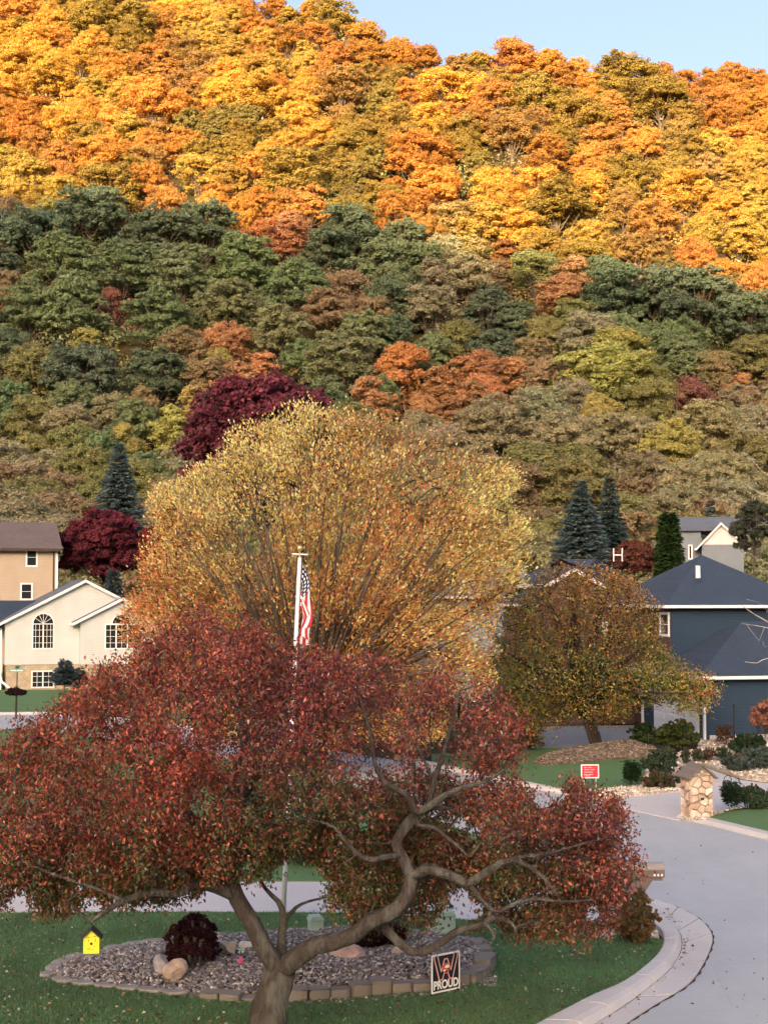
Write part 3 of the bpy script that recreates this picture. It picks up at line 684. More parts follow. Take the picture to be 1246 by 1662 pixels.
curb_run([(-200, 1167), (0, 1159), (120, 1161), (300, 1181), (480, 1209)], .25, far_curb, 3.0)
# blue house drive, grey back drive, gravel beds
def gravelmat(name, a, b, c, sc=14):
    t = NT(name); co = t.wpos(); v = t.n('ShaderNodeTexVoronoi', Scale=sc); t.l(co, v.inputs['Vector']); n = t.noise(2, 4, .7, co)
    sep = t.n('ShaderNodeSeparateColor'); t.l(v.outputs[1], sep.inputs[0])
    col = t.mix(.3, t.ramp(sep.outputs[0], [(.1, a), (.5, b), (.9, c)]), t.ramp(n, [(.3, a), (.7, c)]))
    return t.pbr(col, .9, .2, t.bump(v.outputs[0], .8, .04))
M_pale = gravelmat('cream_gravel', (.36, .30, .24), (.5, .43, .36), (.66, .6, .53))
M_mulch = gravelmat('mulch', (.10, .075, .06), (.17, .13, .10), (.24, .19, .155), 18)
m = MB(); m.slab(outline([(965, 1298), (1103, 1327), (1108, 1318), (1160, 1316), (1246, 1298), (1420, 1286), (1420, 1262), (1246, 1268), (1200, 1262), (1165, 1250), (1140, 1240), (1105, 1244), (1110, 1275), (1030, 1284), (960, 1290)]), -.143, -.075); tag(m.build('driveway', M_conc), kind='structure')
m = MB(); m.slab(outline([(780, 1222), (860, 1218), (945, 1214), (1020, 1204), (1050, 1190), (1050, 1176), (900, 1178), (780, 1185)]), -.14, -.02); tag(m.build('driveway', M_drive2), kind='structure')
def rocky(name, px_pts, z, mat, n, rs, cols, label, seed=0, zb=None):
    """bed of small stones: one base sheet and many small stones as one object"""
    poly = np.array(outline(px_pts)); g = np.random.default_rng(seed)
    return poly, g
def in_poly(pts, poly):
    x, y = pts[:, 0], pts[:, 1]; c = np.zeros(len(pts), bool); j = len(poly) - 1
    for i in range(len(poly)):
        xi, yi = poly[i]; xj, yj = poly[j]
        c ^= ((yi > y) != (yj > y)) & (x < (xj - xi) * (y - yi) / (yj - yi + 1e-12) + xi); j = i
    return c
def edge_dist(pts, poly):
    d = np.full(len(pts), 1e9); n = len(poly)
    for i in range(n):
        a, b = poly[i], poly[(i + 1) % n]; ab = b - a; t = np.clip(((pts - a) @ ab) / (ab @ ab + 1e-12), 0, 1); d = np.minimum(d, np.linalg.norm(pts - (a + t[:, None] * ab), axis=1))
    return d
ICO = None
def ico():
    global ICO
    if ICO is None:
        import bmesh
        bm = bmesh.new(); bmesh.ops.create_icosphere(bm, subdivisions=1, radius=1); ICO = (np.array([v.co[:] for v in bm.verts]), np.array([[v.index for v in f.verts] for f in bm.faces])); bm.free()
    return ICO
def stones_mesh(name, centers, size, cols, g, mat, flat=.6):
    V0, F0 = ico(); n = len(centers); k = len(V0)
    ang = g.uniform(0, 6.28, n); c, s = np.cos(ang), np.sin(ang)
    sc = np.stack([g.uniform(.7, 1.4, n), g.uniform(.6, 1.0, n), g.uniform(.35, .8, n) * flat / .6], 1) * size[:, None]
    V = V0[None] * (1 + g.normal(0, .14, (n, k, 1))) * sc[:, None]
    tl = g.normal(0, .35, n); V[:, :, 2] += V[:, :, 0] * tl[:, None]
    x = V[:, :, 0] * c[:, None] - V[:, :, 1] * s[:, None]; y = V[:, :, 0] * s[:, None] + V[:, :, 1] * c[:, None]
    V = np.stack([x, y, V[:, :, 2]], -1) + centers[:, None]
    T = np.repeat(cols[g.integers(0, len(cols), n)] * g.uniform(.6, 1.35, (n, 1)), k, 0)
    F = (F0[None] + (np.arange(n) * k)[:, None, None]).reshape(-1, 3)
    return fastmesh(name, V.reshape(-1, 3), F, [mat], tint=T)
def tintmat(name, rough=.85, spec=.25, scale=30, b=.3):
    t = NT(name); at_ = t.n('ShaderNodeAttribute', attribute_name='tint').outputs['Color']; n = t.noise(scale, 4, .7, t.wpos())
    return t.pbr(t.mix(1, at_, t.ramp(n, [(.3, (.7, .7, .7)), (.7, (1.25, 1.25, 1.25))]), 'MULTIPLY'), rough, spec, t.bump(n, b, .01))
M_stone = tintmat('bed_stones')
def stonebed(name, label, px_pts, zt, base_mat, n, size, cols, seed, hf=None):
    g = np.random.default_rng(seed); poly = np.array(outline(px_pts)); lo, hi = poly.min(0), poly.max(0)
    root = empty(name, (0, 0, 0)); root['kind'] = 'structure'
    mb = MB(); mb.slab([tuple(p) for p in poly], -.14, zt); mb.build('bed_base', base_mat, root)
    pts = g.uniform(lo, hi, (n * 4, 2)); pts = pts[in_poly(pts, poly)][:n]
    z = np.full(len(pts), zt + .01) if hf is None else hf(pts)
    C = np.c_[pts, z]; S = g.uniform(*size, len(C))
    o = mobj('gravel', stones_mesh('gravel', C, S, np.array(cols), g, M_stone), root); o['kind'] = 'stuff'; return root
cream = [(.5, .43, .35), (.62, .56, .48), (.38, .3, .24), (.68, .64, .58)]
stonebed('gravel_bed', '', [(925, 1282), (960, 1281), (1024, 1275), (1048, 1272), (1108, 1272), (1112, 1280), (1040, 1288), (962, 1297)], -.02, M_pale, 1500, (.03, .07), cream, 1)
stonebed('gravel_bed', '', [(1106, 1323), (1112, 1316), (1165, 1318), (1246, 1304), (1420, 1296), (1420, 1312), (1246, 1309), (1190, 1312), (1140, 1327), (1150, 1333), (1110, 1326)], .0, M_pale, 1800, (.03, .07), cream, 2)
stonebed('gravel_bed', '', [(1040, 1274), (1050, 1226), (1130, 1215), (1135, 1198), (1420, 1196), (1420, 1258), (1246, 1264), (1200, 1258), (1165, 1246), (1140, 1237), (1102, 1242), (1106, 1272)], -.03, M_pale, 3500, (.04, .09), cream, 3)
stonebed('gravel_bed', '', [(958, 1523), (985, 1502), (1025, 1485), (1046, 1492), (1064, 1508), (1070, 1521), (1040, 1523)], -.03, M_pale, 700, (.02, .05), cream, 6)
lawn_slab('lawn', outline([(1142, 1328), (1190, 1314), (1246, 1311), (1500, 1314), (1500, 1418), (1400, 1392), (1246, 1352), (1152, 1331)]))
# mulch mound under the leaning tree
root = empty('mulch_bed', (0, 0, 0)); root['kind'] = 'structure'
poly = np.array(outline([(862, 1238), (880, 1228), (930, 1219), (960, 1214), (1020, 1209), (1060, 1209), (1066, 1222), (1050, 1230), (990, 1233), (930, 1240), (880, 1243)]))
lo, hi = poly.min(0), poly.max(0); qx, qy = np.meshgrid(np.linspace(lo[0] - .3, hi[0] + .3, 60), np.linspace(lo[1] - .3, hi[1] + .3, 40)); pp = np.stack([qx.ravel(), qy.ravel()], 1)
ed = edge_dist(pp, poly) * np.where(in_poly(pp, poly), 1, -1); zz = np.where(ed > 0, .02 + .34 * np.clip(ed / 1.1, 0, 1) ** .7, -.06) + rng.normal(0, .015, len(pp))
ii = (np.arange(39)[:, None] * 60 + np.arange(59)[None]).ravel(); mobj('mound', fastmesh('mound', np.c_[pp, zz], np.stack([ii, ii + 1, ii + 61, ii + 60], -1), [M_mulch], smooth=True), root)
g = np.random.default_rng(8); pt = g.uniform(lo, hi, (9000, 2)); pt = pt[in_poly(pt, poly)][:3200]; e = edge_dist(pt, poly); C = np.c_[pt, .03 + .34 * np.clip(e / 1.1, 0, 1) ** .7]
o = mobj('gravel', stones_mesh('gravel', C, g.uniform(.03, .07, len(C)), np.array([(.2, .16, .13), (.13, .1, .08), (.28, .23, .19)]), g, M_stone), root); o['kind'] = 'stuff'

# ------------------------------------------------------------------ houses
class House:
    def __init__(s, name, px, py, yaw, label, z=0.0, Y=None):
        s.o = G(px, py, z) if Y is None else P(px, py, Y)
        if Y is not None: s.o[2] = z
        s.yaw = yaw; s.root = empty(name, s.o, yaw, label, 'house'); s.ex = np.array([math.cos(yaw), math.sin(yaw), 0]); s.ey = np.array([-math.sin(yaw), math.cos(yaw), 0])
    def F(s, px, py, y=0.0):
        d = ray(px, py); o = s.o + s.ey * y; c = np.array([0, 0, CH]); t = ((o - c) @ s.ey) / (d @ s.ey); q = c + d * t - s.o
        return float(q @ s.ex), float(q[2])
    def S(s, px, py, x=0.0):
        """on the side wall plane local x: returns local y, z"""
        d = ray(px, py); o = s.o + s.ex * x; c = np.array([0, 0, CH]); t = ((o - c) @ s.ex) / (d @ s.ex); q = c + d * t - s.o
        return float(q @ s.ey), float(q[2])
def window(root, x0, x1, z0, z1, y=0.0, cols=2, rows=3, sashes=1, side=None, arch=False, trim=.09, curtain=False, mat=None):
    """window standing on the wall plane y (facing -y); side=x puts it on the plane x facing -x, with x0,x1 read as y0,y1"""
    tr = mat or M_white
    def conv(o):
        if side is not None:
            for v in o.data.vertices: x, yy, z = v.co; v.co = (side + yy, x, z)
        return o
    yb = y if side is None else 0.0
    m = MB(); m.box(x0, x1, yb - .05, yb + .02, z0, z0 + trim); m.box(x0, x0 + trim, yb - .05, yb + .02, z0 + trim, z1)
    m.box(x1 - trim, x1, yb - .05, yb + .02, z0 + trim, z1)
    if not arch: m.box(x0 + trim, x1 - trim, yb - .05, yb + .02, z1 - trim, z1)
    else: m.box(x0 + trim, x1 - trim, yb - .05, yb + .02, z1 - trim * .6, z1)
    for k in range(1, sashes): xx = x0 + (x1 - x0) * k / sashes; m.box(xx - trim * .5, xx + trim * .5, yb - .048, yb + .02, z0 + trim, z1 - trim)
    xc, rr = (x0 + x1) / 2, (x1 - x0) / 2
    if arch:
        n = 14
        for k in range(n):
            a0, a1 = math.pi * k / n, math.pi * (k + 1) / n
            m.prism([(xc + rr * math.cos(a0), z1 + rr * math.sin(a0)), (xc + rr * math.cos(a1), z1 + rr * math.sin(a1)), (xc + (rr - trim) * math.cos(a1), z1 + (rr - trim) * math.sin(a1)), (xc + (rr - trim) * math.cos(a0), z1 + (rr - trim) * math.sin(a0))], yb - .05, yb + .02)
    fr = conv(m.build('window', tr, root))
    for k in range(sashes):
        a = x0 + trim * .9 + (x1 - x0 - 2 * trim) * k / sashes + (.02 if k else 0); b = x0 + trim * .9 + (x1 - x0 - 2 * trim) * (k + 1) / sashes
        p = MB(); p.box(a, b, yb - .012, yb - .004, z0 + trim * .9, z1 - trim * .5); conv(p.build('pane', M_glass, fr))
    if curtain:
        p = MB(); p.box(x0 + trim, x0 + (x1 - x0) * .4, yb - .02, yb - .014, z0 + trim, z1 - trim); conv(p.build('curtain', M_white, fr))
    g = MB(); w = .014
    for k in range(sashes):
        a = x0 + (x1 - x0) * k / sashes; b = x0 + (x1 - x0) * (k + 1) / sashes
        for c in range(1, cols): xx = a + (b - a) * c / cols; g.box(xx - w, xx + w, yb - .024, yb - .014, z0 + trim, z1 - trim * .6)
        for r in range(1, rows): zz = z0 + (z1 - z0) * r / rows; g.box(a + trim * .6, b - trim * .6, yb - .0235, yb - .0135, zz - w, zz + w)
    if arch:
        p = MB(); p.prism([(xc + (rr - trim * .9) * math.cos(math.pi * k / 16), z1 + .005 + (rr - trim * .9) * math.sin(math.pi * k / 16)) for k in range(17)], yb - .012, yb - .004); conv(p.build('pane', M_glass, fr))
        for a in (35, 65, 90, 115, 145):
            c, s_ = math.cos(R(a)), math.sin(R(a)); g.prism([(xc + s_ * w, z1 - c * w), (xc - s_ * w, z1 + c * w), (xc - s_ * w + c * (rr - trim), z1 + c * w + s_ * (rr - trim)), (xc + s_ * w + c * (rr - trim), z1 - c * w + s_ * (rr - trim))], yb - .0245, yb - .0145)
    if g.v: conv(g.build('muntin', tr, fr))
    return fr
def gable_roof(root, xa, xb, za, xc, zc, y0, y1, over=.35, th=.14, mat=None, trim=M_white, name='roof'):
    """ridge along y, eaves at xa and xb (height za), ridge xc,zc; y0 front"""
    for (xe, sgn) in ((xa, -1), (xb, 1)):
        m = MB(); m.plate([(xe, y0 - over, za), (xc, y0 - over, zc), (xc, y1 + over, zc), (xe, y1 + over, za)], th)
        m.build(name, mat, root)
    m = MB(); tf = .2
    for xe in (xa, xb):
        L = math.hypot(xc - xe, zc - za)
        m.prism([(xe, za - .03), (xc, zc - .03), (xc, zc - .03 - tf), (xe, za - .03 - tf)], y0 - over - .05, y0 - over - .004)
    m.build('rake_board', trim, root)
    m = MB()
    for xe, s_ in ((xa, -1), (xb, 1)): m.box(min(xe, xe + s_ * .1), max(xe, xe + s_ * .1), y0 - over, y1 + over, za - .2, za - .03)
    m.build('gutter', trim, root)
# cream gabled house
h = House('cream_house', 70, 1118, R(17), 'cream house with two white trimmed gables and arched windows above a stone basement')
r_ = h.root
xl, zs = h.F(8, 1079); xr = h.F(232, 1079)[0]; xm = h.F(131, 1079)[0]; zs = h.F(70, 1078.5)[1]
pk = h.F(139, 940); el = h.F(8, 1006); er = h.F(256, 1002); sl_ = (pk[1] - el[1]) / (pk[0] - el[0])
ze = el[1]; xr2 = pk[0] + (pk[1] - ze) / sl_
m = MB(); m.prism([(xl, zs), (xl, ze - .1), (pk[0], pk[1] - .12), (xr2, ze - .1), (xr2, zs)], 0, 11); m.build('wall', M_cream, r_)
m = MB(); m.prism([(xl + .1, -.1), (xl + .1, zs - .003), (xr2 - .1, zs - .003), (xr2 - .1, -.1)], .08, 10.9); m.build('foundation', M_stonef, r_)
gable_roof(r_, el[0] - .55, xr2 + .55, ze - .55 * sl_, pk[0], pk[1], 0, 11, mat=M_roofg)
p2 = h.F(199, 969, -.9); e2 = h.F(118, 1010, -.9); s2 = (p2[1] - e2[1]) / (p2[0] - e2[0]); xb2 = 2 * p2[0] - e2[0]
xw = h.F(131, 1040, -.9)[0]
m = MB(); zz = e2[1] + (xw - e2[0]) * s2
m.prism([(xw, zs), (xw, zz - .1), (p2[0], p2[1] - .12), (2 * p2[0] - xw, zz - .1), (2 * p2[0] - xw, zs)], -.9, 0 - .003); m.build('wall', M_cream, r_)
m = MB(); m.box(xw + .1, 2 * p2[0] - xw - .1, -.8, .07, -.1, zs - .003); m.build('foundation', M_stonef, r_)
gable_roof(r_, e2[0], xb2, e2[1], p2[0], p2[1], -.9, 3.5, mat=M_roofg)
def win_px(h, x0, x1, yt, yb, y=0.0, **kw):
    a = h.F(x0, yb, y - .02); b = h.F(x1, yt, y - .02); return window(h.root, a[0], b[0], a[1], b[1], y, **kw)
win_px(h, 52, 89, 1012, 1054, cols=3, rows=4, sashes=2, arch=True)
win_px(h, 51, 89, 1088, 1117, y=.08, cols=2, rows=3, sashes=2)
a = h.F(170, 1054, -.92); b = h.F(226, 1012, -.92); window(r_, a[0], b[0], a[1], b[1], -.9, cols=2, rows=4, sashes=3)
a = h.F(181, 1012, -.92); b = h.F(214, 995, -.92); n = 14; xc, rr = (a[0] + b[0]) / 2, (b[0] - a[0]) / 2; m = MB()
for k in range(n):
    q = [math.pi * k / n, math.pi * (k + 1) / n]; m.prism([(xc + rr * math.cos(q[0]), a[1] + rr * math.sin(q[0])), (xc + rr * math.cos(q[1]), a[1] + rr * math.sin(q[1])), (xc + (rr - .09) * math.cos(q[1]), a[1] + (rr - .09) * math.sin(q[1])), (xc + (rr - .09) * math.cos(q[0]), a[1] + (rr - .09) * math.sin(q[0]))], -.95, -.88)
fr = m.build('window', M_white, r_); m = MB(); m.prism([(xc + (rr - .08) * math.cos(math.pi * k / 16), a[1] + .005 + (rr - .08) * math.sin(math.pi * k / 16)) for k in range(17)], -.912, -.904); m.build('pane', M_glass, fr)
# porch wing towards the street corner, with its own roof
m = MB(); m.box(xl - 9, xl - .003, 2.2, 9, -.1, ze - .5); m.build('wall', M_tan, r_)
m = MB(); a = h.F(56, 966, 5); m.plate([(xl - 9, 1.0, ze - .55), (xl - .45, 1.0, ze - .55), (xl + 2.4, 5.5, ze + 1.3), (xl - 9, 5.5, ze + 1.3)], .14); m.plate([(xl - 9, 10, ze - .55), (xl + 2.4, 10, ze - .55), (xl + 2.4, 5.5, ze + 1.3), (xl - 9, 5.5, ze + 1.3)], .14); m.build('roof', M_roofb, r_)
m = MB(); m.box(xl - 9, xl - .65, .9, 1.0, ze - .78, ze - .56); m.build('gutter', M_white, r_)
m = MB(); m.box(xl - .42, xl - .18, .4, .65, -.1, ze - .6); m.build('porch_post', M_white, r_)
m = MB(); m.box(xl - 9, xl - .5, .5, 2.2, -.1, 1.3); m.build('porch_step', M_stonef, r_)
m = MB(); m.tube([(xl - .3, .3, 1.0), (xl - .15, .1, .5), (xl + .5, -.4, -.02)], .09, 8); m.build('downspout', M_white, r_)
# tan house behind
h = House('tan_house', 95, 1100, R(13), 'two storey tan house with brown shingle roof and dark gutter', 0, 112)
r_ = h.root; a = h.F(97, 892); t0 = a[1]; xR = h.F(94, 930)[0]
m = MB(); m.box(xR - 12, xR, 0, 9, -.2, t0); m.build('wall', M_tan, r_)
ev = h.F(102, 890, -.6); rg = h.F(92, 848, 4.5); m = MB(); m.plate([(xR - 12.4, -.6, ev[1]), (ev[0], -.6, ev[1]), (rg[0], 4.5, rg[1]), (xR - 12.4, 4.5, rg[1])], .15); m.plate([(xR - 12.4, 9.6, ev[1]), (ev[0], 9.6, ev[1]), (rg[0], 4.5, rg[1]), (xR - 12.4, 4.5, rg[1])], .15); m.build('roof', M_roofr, r_)
M_brown = simple('dark_brown_trim', (.055, .035, .028), .6, .3, .1, 3, 0)
m = MB(); m.box(xR - 12.4, ev[0], -.72, -.6, ev[1] - .22, ev[1] - .02); m.build('gutter', M_brown, r_)
m = MB(); m.prism([(xR, t0 - .05), (xR + .06, t0), (xR + .06, t0 + .01)], 0, .01); m.add([(xR, 0, t0), (xR, 9, t0), (xR, 4.5, rg[1] - .2), (xR - .15, 0, t0), (xR - .15, 9, t0), (xR - .15, 4.5, rg[1] - .2)], [(0, 1, 2), (5, 4, 3)]); m.build('gable_wall', M_tan, r_)
m = MB(); m.box(xR - .35, xR - .27, -.1, -.003, 0, t0); m.build('downspout', M_brown, r_); m = MB(); m.box(xR - .16, xR + .02, -.03, -.002, 0, t0); m.build('corner_board', M_white, r_)
win_px(h, 42, 62, 889, 920, cols=1, rows=2, trim=.12); win_px(h, 33, 54, 946, 974, cols=1, rows=2, trim=.12)
# blue house
YAW = R(12)
h = House('blue_house', 1144, 1200, YAW, 'navy sided house with dark hipped roofs and a white garage door behind the shrubs')
r_ = h.root; ze = h.F(1200, 1097, -.45)[1]
W_, D_ = 12.0, 7.4
m = MB(); m.box(0, W_, 0, D_, -.15, ze - .02); m.build('wall', M_navy, r_)
def hip(root, x0, x1, y0, y1, z0, rise, over=.5, mat=M_roofb, th=.12, inset=None):
    x0 -= over; x1 += over; y0 -= over; y1 += over; i = inset or (y1 - y0) / 2; yc = (y0 + y1) / 2; a, b = (x0 + i, yc, z0 + rise), (x1 - i, yc, z0 + rise)
    m = MB(); c = [(x0, y0, z0), (x1, y0, z0), (x1, y1, z0), (x0, y1, z0)]
    m.add([*c, a, b], [(0, 1, 5, 4), (1, 2, 5), (2, 3, 4, 5), (3, 0, 4)]); m.add([(x, y, z - th) for x, y, z in c], [(3, 2, 1, 0)])
    m.v = m.v; n = 6
    m.f += [[0, 1, 7, 6], [1, 2, 8, 7], [2, 3, 9, 8], [3, 0, 6, 9]]; m.m += [0] * 4
    m.build('roof', mat, root, recalc=False)
    m = MB(); w = .12; zt, zb = z0 - .005, z0 - .145
    m.box(x0 - w, x1 + w, y0 - w, y0 - .004, zb, zt); m.box(x0 - w, x0 - .004, y0 - .003, y1, zb, zt); m.box(x1 + .004, x1 + w, y0 - .003, y1, zb, zt); m.box(x0 - w, x1 + w, y1 + .003, y1 + w, zb, zt); m.build('gutter', M_white, root)
    m = MB(); m.box(x0 + .01, x1 - .01, y0 + .01, y1 - .01, z0 - th - .03, z0 - th - .004); m.build('soffit', M_navy, root)
    return a, b
hip(r_, 0, W_, 0, D_, ze, 2.35, inset=4.1)
# garage door on the side wall (faces -x)
yd0, _ = h.S(1134, 1160); yd1, _ = h.S(1062, 1160); zt = h.S(1100, 1128)[1]
m = MB(); m.box(-.05, -.003, yd0, yd1, -.05, zt); gd = m.build('garage_door', M_white, r_)
for k in range(4):
    for j in range(4):
        m = MB(); ya = yd0 + .12 + j * (yd1 - yd0 - .2) / 4; z0 = .08 + k * (zt - .1) / 4; m.box(-.075, -.052, ya, ya + (yd1 - yd0 - .2) / 4 - .12, z0, z0 + (zt - .1) / 4 - .12); m.build('panel', M_white, gd)
m = MB(); m.box(-.07, .02, -.04, .12, -.1, ze - .1); m.build('corner_board', M_white, r_)
ys1, _ = h.S(1043, 1150); m = MB(); m.box(-.08, .02, max(yd1 + .1, ys1 - .1), max(yd1 + .1, ys1 - .1) + .16, -.1, ze - .1); m.build('corner_board', M_white, r_)
window(r_, 3.9, 5.0, 1.0, 2.2, 0, cols=1, rows=2)
m = MB(); m.box(.2, W_, -.05, -.003, -.1, .18); m.build('foundation', M_conc, r_)
# upper storey
c2 = P(1089, 1000, 71.2) - h.o; ux, uy = float(c2 @ h.ex), float(c2 @ h.ey); zu = h.F(1105, 982, uy - .55)[1]
UW, UD = 8.0, 8.5
m = MB(); m.box(ux, ux + 7.0, uy, uy + UD, 2.0, zu - .02); m.build('wall', M_navy, r_)
m = MB(); m.box(ux - .04, ux - .003, uy + .1, uy + UD, 0, zu - .03); m.build('brick_wall', M_brick, r_)
apx = P(1186, 900, 74.5) - h.o; ax, ay, az = float(apx @ h.ex), float(apx @ h.ey), float(apx[2])
hip(r_, ux, ux + 7.0, uy, uy + UD, zu, az - zu, inset=3.95)
window(r_, *[h.S(1086, 1033, ux - .05)[0], h.S(1070, 985, ux - .05)[0]], h.S(1078, 1033, ux - .05)[1], zu - .35, cols=1, rows=2, side=ux - .045, trim=.12)
m = MB(); q = P(1132, 930, 72.6) - h.o; m.tube([(float(q @ h.ex), float(q @ h.ey), float(q[2]) - .25), (float(q @ h.ex), float(q @ h.ey), float(q[2]) + .36)], .12, 10); m.build('roof_vent', M_white, r_)
# long wing beyond, ridge running across
zwing = P(960, 981, 76)[2]; wx0 = float((P(868, 981, 78) - h.o) @ h.ex); 
wy = float((P(980, 981, 75.5) - h.o) @ h.ey)
m = MB(); m.box(wx0, ux - .05, wy, wy + 9, -.1, zwing); m.build('brick_wall', M_brick, r_)
hip(r_, wx0, ux + 1.5, wy, wy + 9, zwing + .02, P(1000, 908, 80)[2] - zwing, inset=4.4)
win_wx = [float((P(v, 1020, 75.6) - h.o) @ h.ex) for v in (975, 999, 878, 908)]
window(r_, win_wx[0], win_wx[1], P(985, 1037, 75.5)[2], P(985, 1009, 75.5)[2], wy, cols=1, rows=2, trim=.12, curtain=True)
window(r_, win_wx[2], win_wx[3], P(890, 1046, 76)[2], P(890, 1018, 76)[2], wy - .0, cols=2, rows=1, sashes=2, trim=.12, curtain=True)
# brick gable facing the street in the wing
gx, gy_, = float((P(926, 960, 74) - h.o) @ h.ex), wy - 1.4; gz1 = P(926, 924, 74)[2]; gz0 = P(926, 943, 74)[2]; gw = 38 / FPX * 74
m = MB(); m.prism([(gx - gw, -.1), (gx - gw, gz0), (gx, gz1), (gx + gw, gz0), (gx + gw, -.1)], gy_, wy - .004); m.build('brick_wall', M_brick, r_)
gable_roof(r_, gx - gw - .3, gx + gw + .3, gz0 - .12, gx, gz1 + .1, gy_, wy + 4, mat=M_roofb, over=.25)
# television frame on the roof ridge
m = MB(); rz = P(1000, 908, 80)[2]; ry = wy + 4.4; xa, xb = [float((P(v, 900, 80) - h.o) @ h.ex) for v in (998, 1013)]
for x in (xa, xb): m.box(x - .028, x + .028, ry - .028, ry + .028, rz - .1, rz + .62)
m.box(xa, xb, ry - .04, ry + .04, rz + .22, rz + .285); m.build('roof_frame', M_white, r_)
# house with pale roof further back
h = House('far_roof_house', 820, 1100, R(6), 'low roofed grey house showing through the gold tree edge', 0, 92)
r_ = h.root; zt = P(850, 968, 92)[2]; x0 = -4.5; x1 = 4.0
m = MB(); m.box(x0, x1, 0, 9, -.1, zt); m.build('wall', M_greysid, r_); hip(r_, x0, x1, 0, 9, zt + .02, P(860, 905, 96)[2] - zt, mat=M_roofg, inset=4.5)
# grey gabled house far back
h = House('grey_house', 1104, 960, R(-10), 'small grey sided house with a pale gable beside the tall arborvitae', 0, 134)
h.root.location.z = 0; r_ = h.root; h.o[2] = 0
zt = h.F(1104, 858)[1]; xg = h.F(1137, 880)[0]; xe = h.F(1206, 880, -1.5)[0]
m = MB(); m.box(0, xg - .003, 0, 8, -.1, zt); m.box(xg, xe, -1.5, 8, -.1, h.F(1137, 884, -1.5)[1]); m.build('wall', M_greysid, r_)
pk = h.F(1169, 851, -1.5); zg = h.F(1137, 884, -1.5)[1]; m = MB(); m.prism([(xg, zg + .003), (pk[0], pk[1]), (xe, zg + .003)], -1.5, 3); m.build('gable_wall', M_cream, r_)
gable_roof(r_, xg - .5, xe + .5, zg - .3, pk[0], pk[1] + .2, -1.5, 4, mat=M_roofg)
rt = h.F(1104, 850, 4); m = MB(); m.plate([(-.4, -.5, zt - .1), (xe + 2, -.5, zt - .1), (xe + 2, 4, rt[1] + .6), (-.4, 4, rt[1] + .6)], .15); m.plate([(-.4, 8.5, zt - .1), (xe + 2, 8.5, zt - .1), (xe + 2, 4, rt[1] + .6), (-.4, 4, rt[1] + .6)], .15); m.build('roof', M_roofg, r_)
m = MB(); m.add([(0, 0, zt), (0, 8, zt), (0, 4, rt[1] + .45)], [(0, 1, 2)]); m.build('gable_wall', M_greysid, r_)
a = h.F(1116, 908); b = h.F(1123, 884); window(r_, a[0], b[0], a[1], b[1], 0, cols=1, rows=1, trim=.12)
